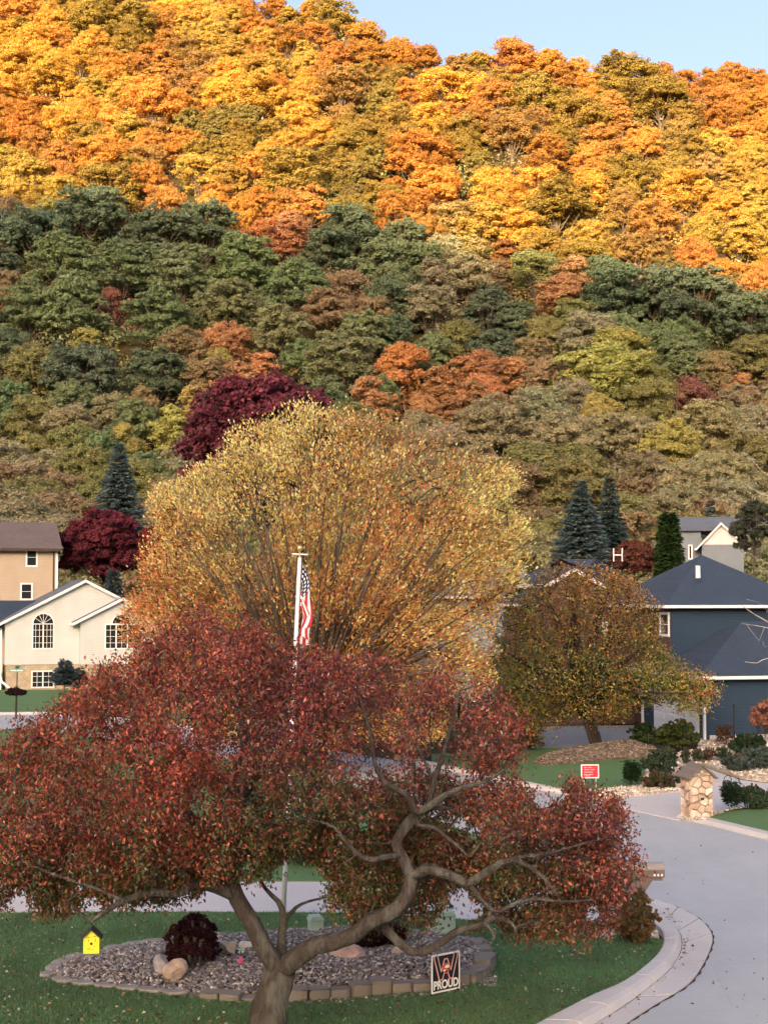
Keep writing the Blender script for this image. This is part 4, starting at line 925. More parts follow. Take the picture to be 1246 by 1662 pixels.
# ------------------------------------------------------------------ grown trees (garden trees close to the viewer)
class Grow:
    def __init__(s): s.p = []; s.par = []; s.r = []
    def limb(s, pts, step=.16, join=True):
        """pts: list of (x,y,z,r); first point snaps to the nearest node"""
        c = crom(np.array(pts, float), step); start = -1
        if s.p and join:
            A = np.array(s.p); d = np.linalg.norm(A - c[0, :3], axis=1); start = int(d.argmin())
        prev = start
        for q in c: s.p.append(q[:3]); s.par.append(prev); s.r.append(max(q[3], .004)); prev = len(s.p) - 1
    def twigs(s, att, step=.22, g=rng, sag=0.0, bias=None, tip=.006, grow=.42, wob=.03):
        """grow thin branches to the attraction points"""
        A = np.array(s.p); n0 = len(A); cap = len(A) + len(att) * 26; B = np.zeros((cap, 3)); B[:n0] = A; n = n0; par = list(s.par)
        d0 = np.array([np.min(np.linalg.norm(A - a, axis=1)) for a in att]); order = np.argsort(d0); tips = []
        for k in order:
            a = att[k]; v = a - B[:n]; d = np.linalg.norm(v, axis=1)
            if bias is not None: d = d + bias * np.maximum(0, B[:n, 2] - a[2] + .1)
            j = int(d.argmin()); L = float(np.linalg.norm(v[j])); m = max(1, int(L / step)); m = min(m, 25)
            t = np.arange(1, m + 1) / m; pts = B[j] + (a - B[j]) * t[:, None] + g.normal(0, wob, (m, 3)) * np.sin(t * 3.1)[:, None]
            pts[:, 2] += sag * L * np.sin(t * math.pi)
            prev = j
            for q in pts: B[n] = q; par.append(prev); prev = n; n += 1
            tips.append(prev)
        s.n0 = n0; s.B = B[:n]; s.par2 = np.array(par); s.tips = tips
        cnt = np.zeros(n)
        for t_ in tips: cnt[t_] += 1
        for i in range(n - 1, 0, -1):
            if s.par2[i] >= 0: cnt[s.par2[i]] += cnt[i]
        rr = tip * np.maximum(cnt, 1) ** grow; rr[:n0] = np.maximum(np.array(s.r), 0); s.rad = rr; s.cnt = cnt
    def mesh(s, name, mat, thick=12, noise_amp=.06, seed=0):
        n = len(s.B); ch = [[] for _ in range(n)]
        for i in range(n):
            if s.par2[i] >= 0: ch[s.par2[i]].append(i)
        Vs, Fs, b = [], [], 0; started = np.zeros(n, bool); g = np.random.default_rng(seed)
        starts = [(-1, i) for i in range(n) if s.par2[i] < 0]
        while starts:
            p0, i = starts.pop(); chain = [] if p0 < 0 else [p0]; rad = [] if p0 < 0 else [min(s.rad[p0], s.rad[i] * 1.25)]
            cur = i
            while True:
                chain.append(cur); rad.append(s.rad[cur])
                c = ch[cur]
                if not c: break
                hand = [q for q in c if q < s.n0 and q == cur + 1]
                m = hand[0] if hand else max(c, key=lambda q: s.rad[q])
                for q in c:
                    if q != m: starts.append((cur, q))
                cur = m
            pts = s.B[chain]; rad = np.array(rad)
            k = thick if rad.max() > .05 else (7 if rad.max() > .025 else (4 if rad.max() > .01 else 3))
            if len(chain) < 2: continue
            v, f = tube_np(pts, rad, k)
            if k >= 7:
                v = v.reshape(len(pts), k, 3); o = v - pts[:, None]; w = 1 + g.normal(0, noise_amp, (len(pts), k, 1)) + .08 * np.sin(np.arange(k) * 2.1 + np.arange(len(pts))[:, None] * .13)[..., None]
                v = (pts[:, None] + o * w).reshape(-1, 3)
            Vs.append(v); Fs.append(f + b); b += len(v)
        return fastmesh(name, np.concatenate(Vs), np.concatenate(Fs), [mat], smooth=True)
def poly_attractors(poly, n, Yc, thick, g, edge=90., power=.5, yoff=0.0, lo=8):
    poly = np.array(poly, float); a, b = poly.min(0), poly.max(0); out = []
    while len(out) < n:
        q = g.uniform(a, b, (4000, 2)); q = q[in_poly(q, poly)]; e = edge_dist(q, poly)
        f = np.clip(e / edge, .0, 1) ** power
        y = Yc + g.uniform(-1, 1, len(q)) * f * thick + yoff
        for (u, v), yy in zip(q, y): out.append((u, v, yy))
    out = out[:n]; pts = np.array([P(u, v, yy) for u, v, yy in out]); return pts, np.array(out)
def leaves_at(tips, per, spread, L, g, down=.6, back=None, ratio=.5):
    n = len(tips) * per; C = np.repeat(tips, per, 0) + g.normal(0, 1, (n, 3)) * spread
    D = rdir(n, g) + np.array([0, 0, -down]); N = rdir(n, g) + np.array([0, -.35, .5]); Ls = L * g.uniform(.6, 1.25, n)
    return C, D, N, Ls, Ls * g.uniform(.8, 1.2, n) * ratio
def vnoise(p, sc, seed):
    g = np.random.default_rng(seed); out = np.zeros(len(p))
    for k in range(6):
        d = g.normal(0, 1, 3) * sc; out += np.sin(p @ d + g.uniform(0, 6.28))
    return out / 3.0
def zone_colors(px, pal, zones, g, sig=70.):
    """zones: (x, y, weights over palette); smooth inverse-distance blend, then a random draw"""
    Z = np.array([z[:2] for z in zones], float); Wt = np.array([z[2] for z in zones], float); Wt /= Wt.sum(1, keepdims=True)
    d2 = ((px[:, None] - Z[None]) ** 2).sum(-1); w = 1 / (d2 + sig ** 2) ** 1.6; w /= w.sum(1, keepdims=True); pr = w @ Wt
    cum = pr.cumsum(1); k = (g.random(len(px))[:, None] * cum[:, -1:] > cum).sum(1); k = np.minimum(k, pr.shape[1] - 1)
    return np.array(pal)[k]

# ---- the red crabapple in front
TY = 21.3
def LP(pts, base=True): return [(*P(a, b, y), r) for a, b, y, r in pts]
g0 = np.random.default_rng(6); cr = Grow(); foot = G(433, 1692)
cr.limb([(foot[0], foot[1], -.15, .33)] + LP([(434, 1672, 21.15, .285), (440, 1630, 21.15, .235), (449, 1595, 21.2, .225), (460, 1566, 21.25, .22)]))
A1 = [(452, 1575, 21.2, .19), (432, 1538, 21.15, .165), (408, 1498, 21.1, .15), (384, 1458, 21.1, .14), (374, 1415, 21.1, .125), (378, 1360, 21.2, .11), (392, 1300, 21.3, .095), (398, 1230, 21.4, .08), (388, 1150, 21.6, .06), (378, 1060, 21.8, .035)]
A2 = [(384, 1458, 21.1, .10), (352, 1440, 20.9, .105), (318, 1436, 20.7, .095), (288, 1452, 20.4, .08), (245, 1448, 20.2, .07), (200, 1462, 19.9, .055), (168, 1482, 19.7, .045), (150, 1494, 19.6, .03)]
A3 = [(200, 1462, 19.9, .045), (150, 1440, 19.8, .04), (100, 1420, 19.8, .03), (40, 1400, 19.9, .02)]
A4 = [(150, 1494, 19.6, .028), (128, 1478, 19.55, .022), (108, 1462, 19.5, .014)]
B1 = [(462, 1562, 21.4, .10), (457, 1530, 21.6, .085), (463, 1490, 21.8, .07), (452, 1462, 21.9, .05), (430, 1440, 22., .035), (410, 1400, 22.2, .03)]
B2 = [(463, 1490, 21.8, .05), (482, 1472, 21.9, .04), (505, 1462, 22., .028), (540, 1455, 22.2, .02)]
C0 = [(464, 1570, 21.2, .18), (486, 1552, 21.0, .17), (515, 1534, 20.8, .155), (545, 1528, 20.7, .155), (575, 1516, 20.6, .14), (600, 1498, 20.5, .14), (640, 1478, 20.4, .135), (664, 1448, 20.4, .125), (666, 1416, 20.4, .12), (652, 1388, 20.4, .10), (642, 1366, 20.5, .095), (658, 1342, 20.5, .10), (674, 1326, 20.5, .10)]
C1 = [(674, 1326, 20.5, .07), (668, 1300, 20.5, .06), (650, 1283, 20.5, .055), (628, 1270, 20.6, .05), (612, 1243, 20.7, .045), (604, 1200, 20.9, .035), (590, 1140, 21.1, .02)]
C2 = [(682, 1322, 20.4, .075), (704, 1300, 20.3, .065), (726, 1288, 20.2, .055), (752, 1280, 20.1, .045), (790, 1268, 20.1, .03), (830, 1240, 20.2, .02)]
C3 = [(692, 1312, 20.5, .06), (702, 1270, 20.6, .055), (716, 1240, 20.7, .05), (724, 1210, 20.9, .04), (735, 1160, 21.2, .028), (745, 1120, 21.4, .015)]
C31 = [(702, 1270, 20.6, .04), (688, 1240, 20.6, .03), (672, 1200, 20.8, .022), (660, 1150, 21., .014)]
C4 = [(652, 1388, 20.4, .06), (624, 1392, 20.2, .06), (600, 1396, 20.1, .05), (582, 1382, 20., .042), (560, 1364, 19.9, .035), (540, 1345, 19.9, .028), (515, 1332, 19.9, .022), (480, 1330, 20., .015)]
C5 = [(666, 1425, 20.4, .10), (690, 1415, 20.3, .10), (715, 1417, 20.2, .095), (740, 1426, 20.1, .09), (762, 1434, 20., .085), (780, 1418, 19.9, .07), (802, 1403, 19.8, .065), (832, 1394, 19.8, .055), (860, 1406, 19.7, .04), (886, 1430, 19.6, .032), (905, 1452, 19.6, .02)]
C51 = [(820, 1397, 19.8, .05), (850, 1388, 19.8, .04), (880, 1384, 19.9, .03), (930, 1372, 20.1, .02), (980, 1360, 20.3, .012)]
C6 = [(762, 1434, 20., .06), (776, 1456, 20., .05), (796, 1474, 20., .045), (812, 1480, 20., .04), (840, 1464, 20., .04), (875, 1458, 20., .032), (910, 1462, 20., .025), (960, 1462, 20.1, .016)]
C7 = [(618, 1496, 20.7, .09), (640, 1522, 20.8, .085), (664, 1542, 20.8, .08), (690, 1546, 20.8, .08), (716, 1530, 20.7, .075), (745, 1512, 20.6, .07), (780, 1500, 20.4, .06), (806, 1488, 20.2, .055), (830, 1500, 20.2, .035), (838, 1516, 20.2, .02)]
C71 = [(790, 1498, 20.3, .04), (800, 1516, 20.3, .035), (797, 1530, 20.3, .02)]
C8 = [(680, 1340, 20.4, .05), (704, 1345, 20.2, .04), (725, 1356, 20.1, .035), (742, 1374, 20., .03), (762, 1392, 19.9, .02)]
SHOWN = [C0, C1, C2, C3, C4, C5, C51, C6, C7, C71, C8, B1[:4], A1[:4]]
for L_ in (A1, A2, A3, A4, B1, B2, C0, C1, C2, C3, C31, C4, C5, C51, C6, C7, C71, C8): cr.limb(LP([(a + g0.normal(0, 1.6), b + g0.normal(0, 1.6), y, r * (.80 if r > .1 else .72)) for a, b, y, r in L_]), .10)
for L_ in ([(392, 1300, 21.3, .05), (340, 1250, 21., .04), (280, 1200, 20.8, .03), (220, 1150, 20.8, .02), (180, 1100, 20.9, .012)], [(378, 1370, 21.2, .06), (320, 1330, 20.6, .045), (250, 1300, 20.2, .035), (170, 1280, 20., .025), (80, 1260, 20., .015)],
           [(398, 1230, 21.4, .05), (450, 1180, 21.3, .04), (500, 1120, 21.3, .03), (540, 1080, 21.4, .018)], [(318, 1436, 20.7, .05), (270, 1400, 20.2, .04), (200, 1370, 19.8, .03), (110, 1350, 19.6, .02), (30, 1330, 19.6, .012)],
           [(384, 1330, 21.2, .05), (400, 1290, 22., .04), (430, 1240, 22.8, .03), (460, 1180, 23.4, .02)], [(378, 1380, 21.2, .05), (330, 1350, 22., .04), (260, 1290, 22.8, .03), (200, 1230, 23.4, .02)],
           [(388, 1150, 21.6, .03), (340, 1090, 21.6, .02), (310, 1040, 21.7, .012)]):
    cr.limb(LP(L_), .14)
OUT = [(-60, 1230), (0, 1212), (28, 1175), (70, 1160), (120, 1128), (150, 1088), (185, 1058), (240, 1040), (290, 1008), (345, 996), (400, 1004), (440, 1030), (500, 1062), (560, 1072), (610, 1060), (680, 1088), (730, 1095), (800, 1112), (845, 1160), (850, 1205), (835, 1240), (870, 1275), (925, 1262), (950, 1262), (1000, 1300),
       (1022, 1345), (1032, 1395), (1030, 1430), (1010, 1465), (985, 1500), (950, 1520), (900, 1512), (850, 1520), (815, 1500), (770, 1500), (700, 1505), (640, 1500), (600, 1500), (560, 1490), (530, 1462), (548, 1430), (500, 1385), (460, 1380), (440, 1425), (400, 1450), (340, 1425), (290, 1440), (250, 1465), (190, 1458), (140, 1470), (90, 1480), (40, 1470), (-60, 1465)]
HOLES = [(905, 1290, 14), (745, 1335, 16), (880, 1300, 18), (770, 1350, 14), (480, 1425, 46), (420, 1460, 26), (350, 1462, 28), (150, 1465, 18), (30, 1462, 16), (745, 1455, 20), (770, 1475, 18), (960, 1480, 16), (730, 1490, 24), (800, 1510, 20), (380, 1480, 30), (700, 1470, 10), (925, 1440, 6), (590, 1340, 10), (400, 1405, 12), (850, 1260, 10), (130, 1440, 8)]
g = np.random.default_rng(77)
att, apx = poly_attractors(OUT, 2600, TY, 2.9, g, edge=110)
LOWC = [(520, 1290), (640, 1260), (860, 1290), (990, 1360), (1000, 1440), (940, 1500), (850, 1490), (700, 1480), (640, 1480), (570, 1480), (545, 1420), (510, 1380)]
at2, ap2 = poly_attractors(LOWC, 900, TY + .6, 2.0, g, edge=70); LOWL = [(-40, 1340), (200, 1350), (400, 1340), (520, 1370), (430, 1410), (380, 1430), (250, 1450), (100, 1470), (-40, 1460)]
at3, ap3 = poly_attractors(LOWL, 500, TY + .2, 2.0, g, edge=60); att = np.vstack([att, at2, at3]); apx = np.vstack([apx, ap2, ap3])
apx[:, 2] = np.where(apx[:, 0] > 560, apx[:, 2] - .5, apx[:, 2])
segs = [np.array(L_) for L_ in SHOWN]
def seg_near(px, Y):
    """pixel distance to the shown limbs, and whether in front of them"""
    best = np.full(len(px), 1e9); front = np.zeros(len(px), bool)
    for S_ in segs:
        for i in range(len(S_) - 1):
            a, b = S_[i, :2], S_[i + 1, :2]; ab = b - a; t = np.clip(((px - a) @ ab) / (ab @ ab), 0, 1); d = np.linalg.norm(px - (a + t[:, None] * ab), axis=1) - S_[i, 3] * 110
            k = d < best; best = np.where(k, d, best); front = np.where(k, Y < S_[i, 2] + t * (S_[i + 1, 2] - S_[i, 2]) + .05, front)
    return best, front
d, fr = seg_near(apx[:, :2], apx[:, 2]); hole = np.zeros(len(att), bool)
for x, y, r in HOLES: hole |= np.hypot(apx[:, 0] - x, apx[:, 1] - y) < r * .85
thin = (apx[:, 0] > 560) & (apx[:, 0] < 880) & (apx[:, 1] > 1250) & (g.random(len(att)) < .0)
keep_ = ~((d < 26) & fr) & ~hole & ~thin; att = att[keep_]; apx = apx[keep_]
cr.twigs(att, .2, g, sag=.05, tip=.0042, grow=.36, wob=.05)
root = empty('crabapple_tree', foot, 0, 'red leaved crabapple with spreading grey limbs over the stone edged bed', 'tree')
tr = mobj('trunk', cr.mesh('trunk', M_bark, 14, .05), root); tr.location = tuple(-foot)
# leaves on the twigs
tipn = np.array(cr.tips); tn = np.concatenate([tipn, cr.par2[tipn]]); tn = tn[tn >= cr.n0]; T_ = cr.B[tn]
C, D, N, L, W = leaves_at(T_, 36, .10, .064, g, .9)
px = proj(C); d, fr = seg_near(px, C[:, 1]); k = ~((d < 9) & fr & (g.random(len(C)) < .93)); 
hl = np.zeros(len(C), bool)
for x, y, r in HOLES: hl |= np.hypot(px[:, 0] - x, px[:, 1] - y) < r * .8
hl &= g.random(len(C)) < .8
sky_gap = vnoise(C, 2.6, 71) + .5 * vnoise(C, 5.5, 72); k &= ~((sky_gap < -.6) & (g.random(len(C)) < .8))
mid = np.exp(-(((px[:, 0] - 690) / 110) ** 2 + ((px[:, 1] - 1240) / 120) ** 2)); k &= g.random(len(C)) > mid * .55
k &= ~hl; C, D, N, L, W, px = C[k], D[k], N[k], L[k], W[k], px[k]
PAL = [lin('#86392c'), lin('#a84d35'), lin('#68312c'), lin('#b8633f'), lin('#5c5a2c'), lin('#6f4a2c'), lin('#6c3a3e'), lin('#4b5228'), lin('#8a5a34'), lin('#b0503a')]
#       red      brick     dark     orange    olive    brown     purple   green    tan   bright
ZN = [(380, 1080, [4, 2, 2, 1, 0, 1, 2, 0, 1, 1]), (200, 1150, [4, 3, 1, 2, 1, 1, 1, 0, 1, 1]), (60, 1250, [3, 3, 1, 2, 1.5, 1, 0, .5, 1, 1]), (300, 1250, [5, 4, 2, 2, 0, 1, 0, 0, 0, 2]), (130, 1350, [4, 4, 2, 2, 1, 1, 0, .5, 1, 1]),
      (300, 1380, [3, 4, 1, 3, 1, 1, 0, .5, 1, 2]), (100, 1450, [1, 1, 1, 1, 5, 3, 0, 6, 2, 0]), (250, 1435, [.3, .5, 1, .5, 5, 3, 0, 9, 1, 0]), (400, 1400, [.5, 1, 1, 1, 4, 3, 0, 5, 1, 0]), (470, 1150, [3, 1, 3, 0, 0, 1, 4, 0, 0, 0]), (560, 1120, [3, 2, 2, 1, 0, 1, 3, 0, 1, 1]),
      (600, 1220, [3, 2, 3, 1, .5, 2, 3, .5, 0, 1]), (760, 1150, [3, 2, 2, 2, .5, 2, 3, 0, 1, 1]), (800, 1250, [3, 3, 2, 3, 1, 2, 1, .5, 1, 1]), (540, 1320, [1, 1, 1, 1, 5, 4, 0, 5, 2, 0]), (470, 1400, [.3, 1, 1, 1, 4, 2, 0, 5, 1, 0]),
      (600, 1440, [.1, .4, 1, 1, 6, 4, 0, 8, 2, 0]), (720, 1400, [2, 1, 3, 1, 2, 3, 1, 2, 1, 0]), (830, 1430, [.1, .3, 1, .5, 6, 3, 0, 9, 1, 0]), (660, 1350, [1, 1, 2, 1, 4, 4, 0, 4, 1, 0]), (950, 1350, [4, 3, 3, 1, 0, 2, 2, 0, 1, 1.]), (1000, 1420, [3, 3, 2, 2, 1, 2, 1, .5, 1, 1]), (900, 1485, [.5, 1, 1, 3, 4, 5, 0, 4, 3, 0]), (730, 1460, [.5, 1, 1, 1, 3, 2, 0, 5, 1, 0])]
col = zone_colors(px + g.normal(0, 12, px.shape), PAL, ZN, g, 40.)
br = (1 + .30 * vnoise(C, 3.2, 5)) * g.uniform(.65, 1.4, len(C)); col = col * br[:, None] * np.array([1.05, 1.26, 1.5])
pale = g.random(len(C)) < .006; col[pale] = lin('#cfb9a5')
V, F = leaf_np(C, D, N, L, W, .22)
cw = mobj('foliage', fastmesh('foliage', V - foot, F, [M_leaf], tint=np.repeat(np.clip(col, 0, .9), 4, 0)), root)
print('crab leaves', len(C), 'twig nodes', len(cr.B))

# ---- the golden tree behind the flagpole
GY = 54.0
gt = Grow(); foot = P(505, 1262, GY); foot[2] = 0
gt.limb([(foot[0], foot[1], -.2, .4), (foot[0], foot[1], 1.0, .33), (foot[0] + .1, foot[1], 2.0, .3)])
g = np.random.default_rng(5)
tops = [(250, 1020), (235, 930), (262, 830), (300, 790), (345, 760), (385, 720), (430, 690), (480, 680), (530, 680), (580, 690), (640, 710), (700, 740), (750, 760), (800, 780), (830, 850), (845, 930), (810, 1000), (780, 1060), (300, 1090), (700, 1120)]
for r_i, (yo, sc_) in enumerate(((-2.2, .8), (0, 1.0), (2.2, .85), (-1.2, .62), (-3.9, .72), (-4.3, .5), (-3.2, .88))):
    for tx, ty in tops:
        if g.random() < .12 and r_i: continue
        x = 515 + (tx - 515) * sc_ * g.uniform(.9, 1.05); y = 1110 + (ty - 1110) * sc_ * g.uniform(.9, 1.03); y1 = 1160
        s0 = (505 + (tx - 505) * .05, 1165, GY + yo * .1)
        pts = [(*s0, .10), (505 + (x - 505) * .28, y1 + (y - y1) * .30 + 8, GY + yo * .5, .075), (505 + (x - 505) * .6, y1 + (y - y1) * .62, GY + yo * .85, .045), (x, y, GY + yo, .016)]
        pts = [(a + g.normal(0, 5), b + g.normal(0, 5), c + g.normal(0, .12), r) for a, b, c, r in pts]
        gt.limb(LP(pts), .5)
GO = [(240, 800), (262, 778), (300, 786), (335, 755), (365, 738), (380, 705), (405, 694), (440, 692), (462, 668), (500, 658), (530, 672), (575, 668), (600, 690), (650, 688), (690, 712), (740, 722), (765, 748), (810, 742), (838, 775), (830, 815), (842, 850), (856, 895), (835, 950), (795, 990), (800, 1060), (785, 1130), (700, 1200), (500, 1210), (320, 1190), (230, 1120), (205, 1030), (200, 985), (240, 940), (232, 890), (262, 850)]
att, apx = poly_attractors(GO, 2600, GY, 4.6, g, edge=150)
gt.twigs(att, .5, g, sag=.0, bias=.7, tip=.013, grow=.33, wob=.05)
root = empty('golden_tree', foot, 0, 'large golden and orange tree with fanning dark branches behind the flagpole', 'tree')
t_ = mobj('trunk', gt.mesh('trunk', M_bark2, 9, .03), root); t_.location = tuple(-foot)
tipn = np.array(gt.tips); tn = np.concatenate([tipn, gt.par2[tipn]]); T_ = gt.B[tn]
C, D, N, L, W = leaves_at(T_, 44, .2, .125, g, .0); D = unit(D * .55 + unit(C - np.array([foot[0], GY, 3.0])) * .8 + [0, 0, .2])
px = proj(C)
thinz = np.exp(-(((px[:, 0] - 660) / 90) ** 2 + ((px[:, 1] - 760) / 90) ** 2)) * .62 + np.exp(-(((px[:, 0] - 400) / 60) ** 2 + ((px[:, 1] - 900) / 110) ** 2)) * .6
thinz = np.clip(thinz + .42 * vnoise(C, 1.3, 44), 0, .85)
k = g.random(len(C)) > thinz + .2; C, D, N, L, W, px = C[k], D[k], N[k], L[k], W[k], px[k]
PAL = [lin('#d8b062'), lin('#ecca80'), lin('#c08048'), lin('#bb6a3c'), lin('#8d7a45'), lin('#a45640'), lin('#94683e'), lin('#857e5c'), lin('#7c3438')]
#      gold   light gold  orange  burnt   olive  red-brown brown  greyolive maroon
ZG = [(560, 800, [4, 3, 1, 0, 2, 0, 2, 1, 0]), (480, 690, [4, 5, 0, 0, 2, 0, 1, 1, 0]), (350, 760, [4, 5, 0, 0, 2, 0, 1, 1, 0]), (280, 800, [3, 4, 0, 0, 2, 0, 1, 1, 0]), (270, 860, [3, 2, 1, 1, 1, 3, 1, 0, 2]), (300, 920, [3, 2, 2, 1, 2, 1, 2, 1, 0]), (420, 800, [4, 3, 0, 0, 2, 0, 2, 1, 0]),
      (400, 900, [3, 2, 2, 0, 2, 1, 2, 1, 0]), (500, 870, [3, 1, 2, 1, 2, 1, 2, 1, 0]), (560, 750, [2, 2, 1, 1, 2, 2, 2, 2, 0]), (650, 730, [1, 1, .5, .5, 3, 2, 3, 5, 1]), (700, 760, [1, 1, 1, 1, 2, 2, 3, 4, 1]), (640, 830, [1, 0, 4, 4, 1, 3, 2, 0, 0]), (700, 830, [1, 0, 4, 4, 1, 2, 1, 0, 0]),
      (760, 800, [3, 2, 0, 0, 3, 0, 1, 3, 0]), (820, 830, [5, 4, 0, 0, 1, 0, 0, 0, 0]), (840, 900, [5, 4, 0, 0, 1, 0, 0, 0, 0]), (760, 900, [5, 2, 2, 1, 1, 0, 1, 0, 0]), (600, 930, [3, 1, 4, 3, 0, 1, 2, 0, 0]), (700, 980, [4, 2, 4, 2, 0, 0, 1, 0, 0]), (800, 980, [4, 2, 3, 2, 1, 0, 0, 0, 0]),
      (600, 1040, [2, 1, 5, 4, 0, 1, 1, 0, 0]), (700, 1070, [3, 2, 5, 3, 0, 1, 1, 0, 0]), (500, 1000, [1, 0, 4, 4, 1, 2, 2, 0, 0]), (300, 1010, [2, 0, 4, 4, 1, 2, 2, 0, 0]), (230, 990, [1, 0, 4, 4, 1, 4, 1, 0, 0]), (240, 940, [1, 0, 3, 4, 1, 4, 1, 0, 1]), (400, 1000, [1, 1, 4, 3, 1, 2, 2, 0, 0])]
ZG = [(a, b, [c[0] + .6, c[1] + .3, c[2], c[3] * .8, c[4], c[5] * .45, c[6], c[7], c[8] * .4]) for a, b, c in ZG]
col = zone_colors(px + g.normal(0, 14, px.shape), PAL, ZG, g, 35.) * ((1 + .25 * vnoise(C, 1.6, 9)) * g.uniform(.65, 1.35, len(C)))[:, None] * np.array([1.4, 1.55, 1.75])
V, F = leaf_np(C, D, N, L, W, .2); mobj('foliage', fastmesh('foliage', V - foot, F, [M_leaf], tint=np.repeat(np.clip(col, 0, .9), 4, 0)), root)
print('gold leaves', len(C))

# ---- the leaning tree by the blue house
HY_ = 63.0; lt = Grow(); foot = G(970, 1217); HY_ = foot[1]
lt.limb([(foot[0], foot[1], -.1, .30)] + LP([(966, 1205, HY_, .27), (958, 1180, HY_, .25), (948, 1158, HY_, .22), (940, 1138, HY_, .17), (930, 1100, HY_, .12), (925, 1040, HY_, .07), (930, 980, HY_, .03)]))
g = np.random.default_rng(15)
for r_i, yo in enumerate((-2.4, -.8, .8, 2.4)):
    for tx, ty in ((810, 1060), (800, 1120), (840, 1000), (880, 950), (930, 925), (985, 950), (1030, 985), (1060, 1040), (1100, 1090), (1140, 1120), (1080, 1140), (1010, 1120), (880, 1150)):
        sc_ = g.uniform(.75, 1.0); x = 945 + (tx - 945) * sc_; y = 1130 + (ty - 1130) * sc_
        pts = [(945, 1150 - abs(tx - 945) * .02, HY_, .10), (945 + (x - 945) * .35, 1140 + (y - 1140) * .3 - 12, HY_ + yo * .4, .075), (945 + (x - 945) * .7, 1135 + (y - 1135) * .7 - 8, HY_ + yo * .8, .045), (x, y, HY_ + yo, .015)]
        lt.limb(LP([(a + g.normal(0, 4), b + g.normal(0, 4), c, r) for a, b, c, r in pts]), .35)
LO = [(795, 1040), (800, 990), (835, 960), (870, 945), (885, 925), (925, 912), (965, 918), (1000, 935), (1040, 950), (1060, 960), (1068, 1000), (1062, 1040), (1085, 1060), (1120, 1085), (1165, 1112), (1160, 1140), (1120, 1160), (1080, 1135), (1040, 1140), (1010, 1160), (980, 1175), (930, 1160), (900, 1190), (850, 1190), (800, 1170), (785, 1110)]
att, apx = poly_attractors(LO, 1900, HY_, 3.6, g, edge=80)
lt.twigs(att, .35, g, sag=.03, tip=.011, grow=.35, wob=.06)
root = empty('leaning_tree', foot, 0, 'broad olive and orange tree with a dark leaning trunk on the mulch mound', 'tree')
t_ = mobj('trunk', lt.mesh('trunk', M_bark4, 10, .04), root); t_.location = tuple(-foot)
tipn = np.array(lt.tips); tn = np.concatenate([tipn, lt.par2[tipn]]); T_ = lt.B[tn]
C, D, N, L, W = leaves_at(T_, 15, .2, .125, g, .3); px = proj(C)
PAL = [lin('#8a6b38'), lin('#9c7a3a'), lin('#7b4d30'), lin('#6a7a38'), lin('#54663a'), lin('#b09a48'), lin('#a8603a'), lin('#5a4038')]
#      tan     gold-brown  rust     green    dkgreen   yellow    orange    dkbrown
ZL = [(930, 930, [3, 3, 3, 0, 0, 1, 2, 1]), (1020, 960, [3, 3, 3, 0, 0, 1, 2, 1]), (860, 980, [3, 4, 2, 1, 1, 3, 1, 0]), (900, 1020, [2, 2, 4, 1, 0, 1, 2, 2]), (1000, 1030, [2, 2, 4, 1, 1, 1, 2, 3]), (830, 1060, [2, 2, 2, 3, 2, 2, 1, 0]), (850, 1110, [1, 2, 0, 4, 4, 3, 0, 0]), (950, 1090, [1, 2, 1, 4, 5, 2, 0, 1]),
      (1050, 1070, [2, 3, 1, 3, 2, 3, 0, 1]), (1080, 1110, [1, 2, 0, 5, 4, 3, 0, 0]), (1140, 1115, [1, 2, 1, 2, 1, 3, 4, 0]), (1130, 1145, [1, 3, 0, 3, 1, 4, 1, 0]), (900, 1160, [1, 3, 1, 3, 2, 5, 2, 0]), (980, 1150, [2, 3, 1, 2, 1, 4, 2, 0]), (830, 1160, [1, 1, 2, 2, 3, 2, 4, 0])]
k = g.random(len(C)) > np.clip(.15 + .55 * vnoise(C, 1.4, 12), 0, .9); C, D, N, L, W, px = C[k], D[k], N[k], L[k], W[k], px[k]
col = zone_colors(px + g.normal(0, 9, px.shape), PAL, ZL, g, 25.) * ((1 + .22 * vnoise(C, 2., 19)) * g.uniform(.65, 1.35, len(C)))[:, None] * np.array([1.35, 1.5, 1.55])
V, F = leaf_np(C, D, N, L, W, .2); mobj('foliage', fastmesh('foliage', V - foot, F, [M_leaf], tint=np.repeat(np.clip(col, 0, .9), 4, 0)), root)

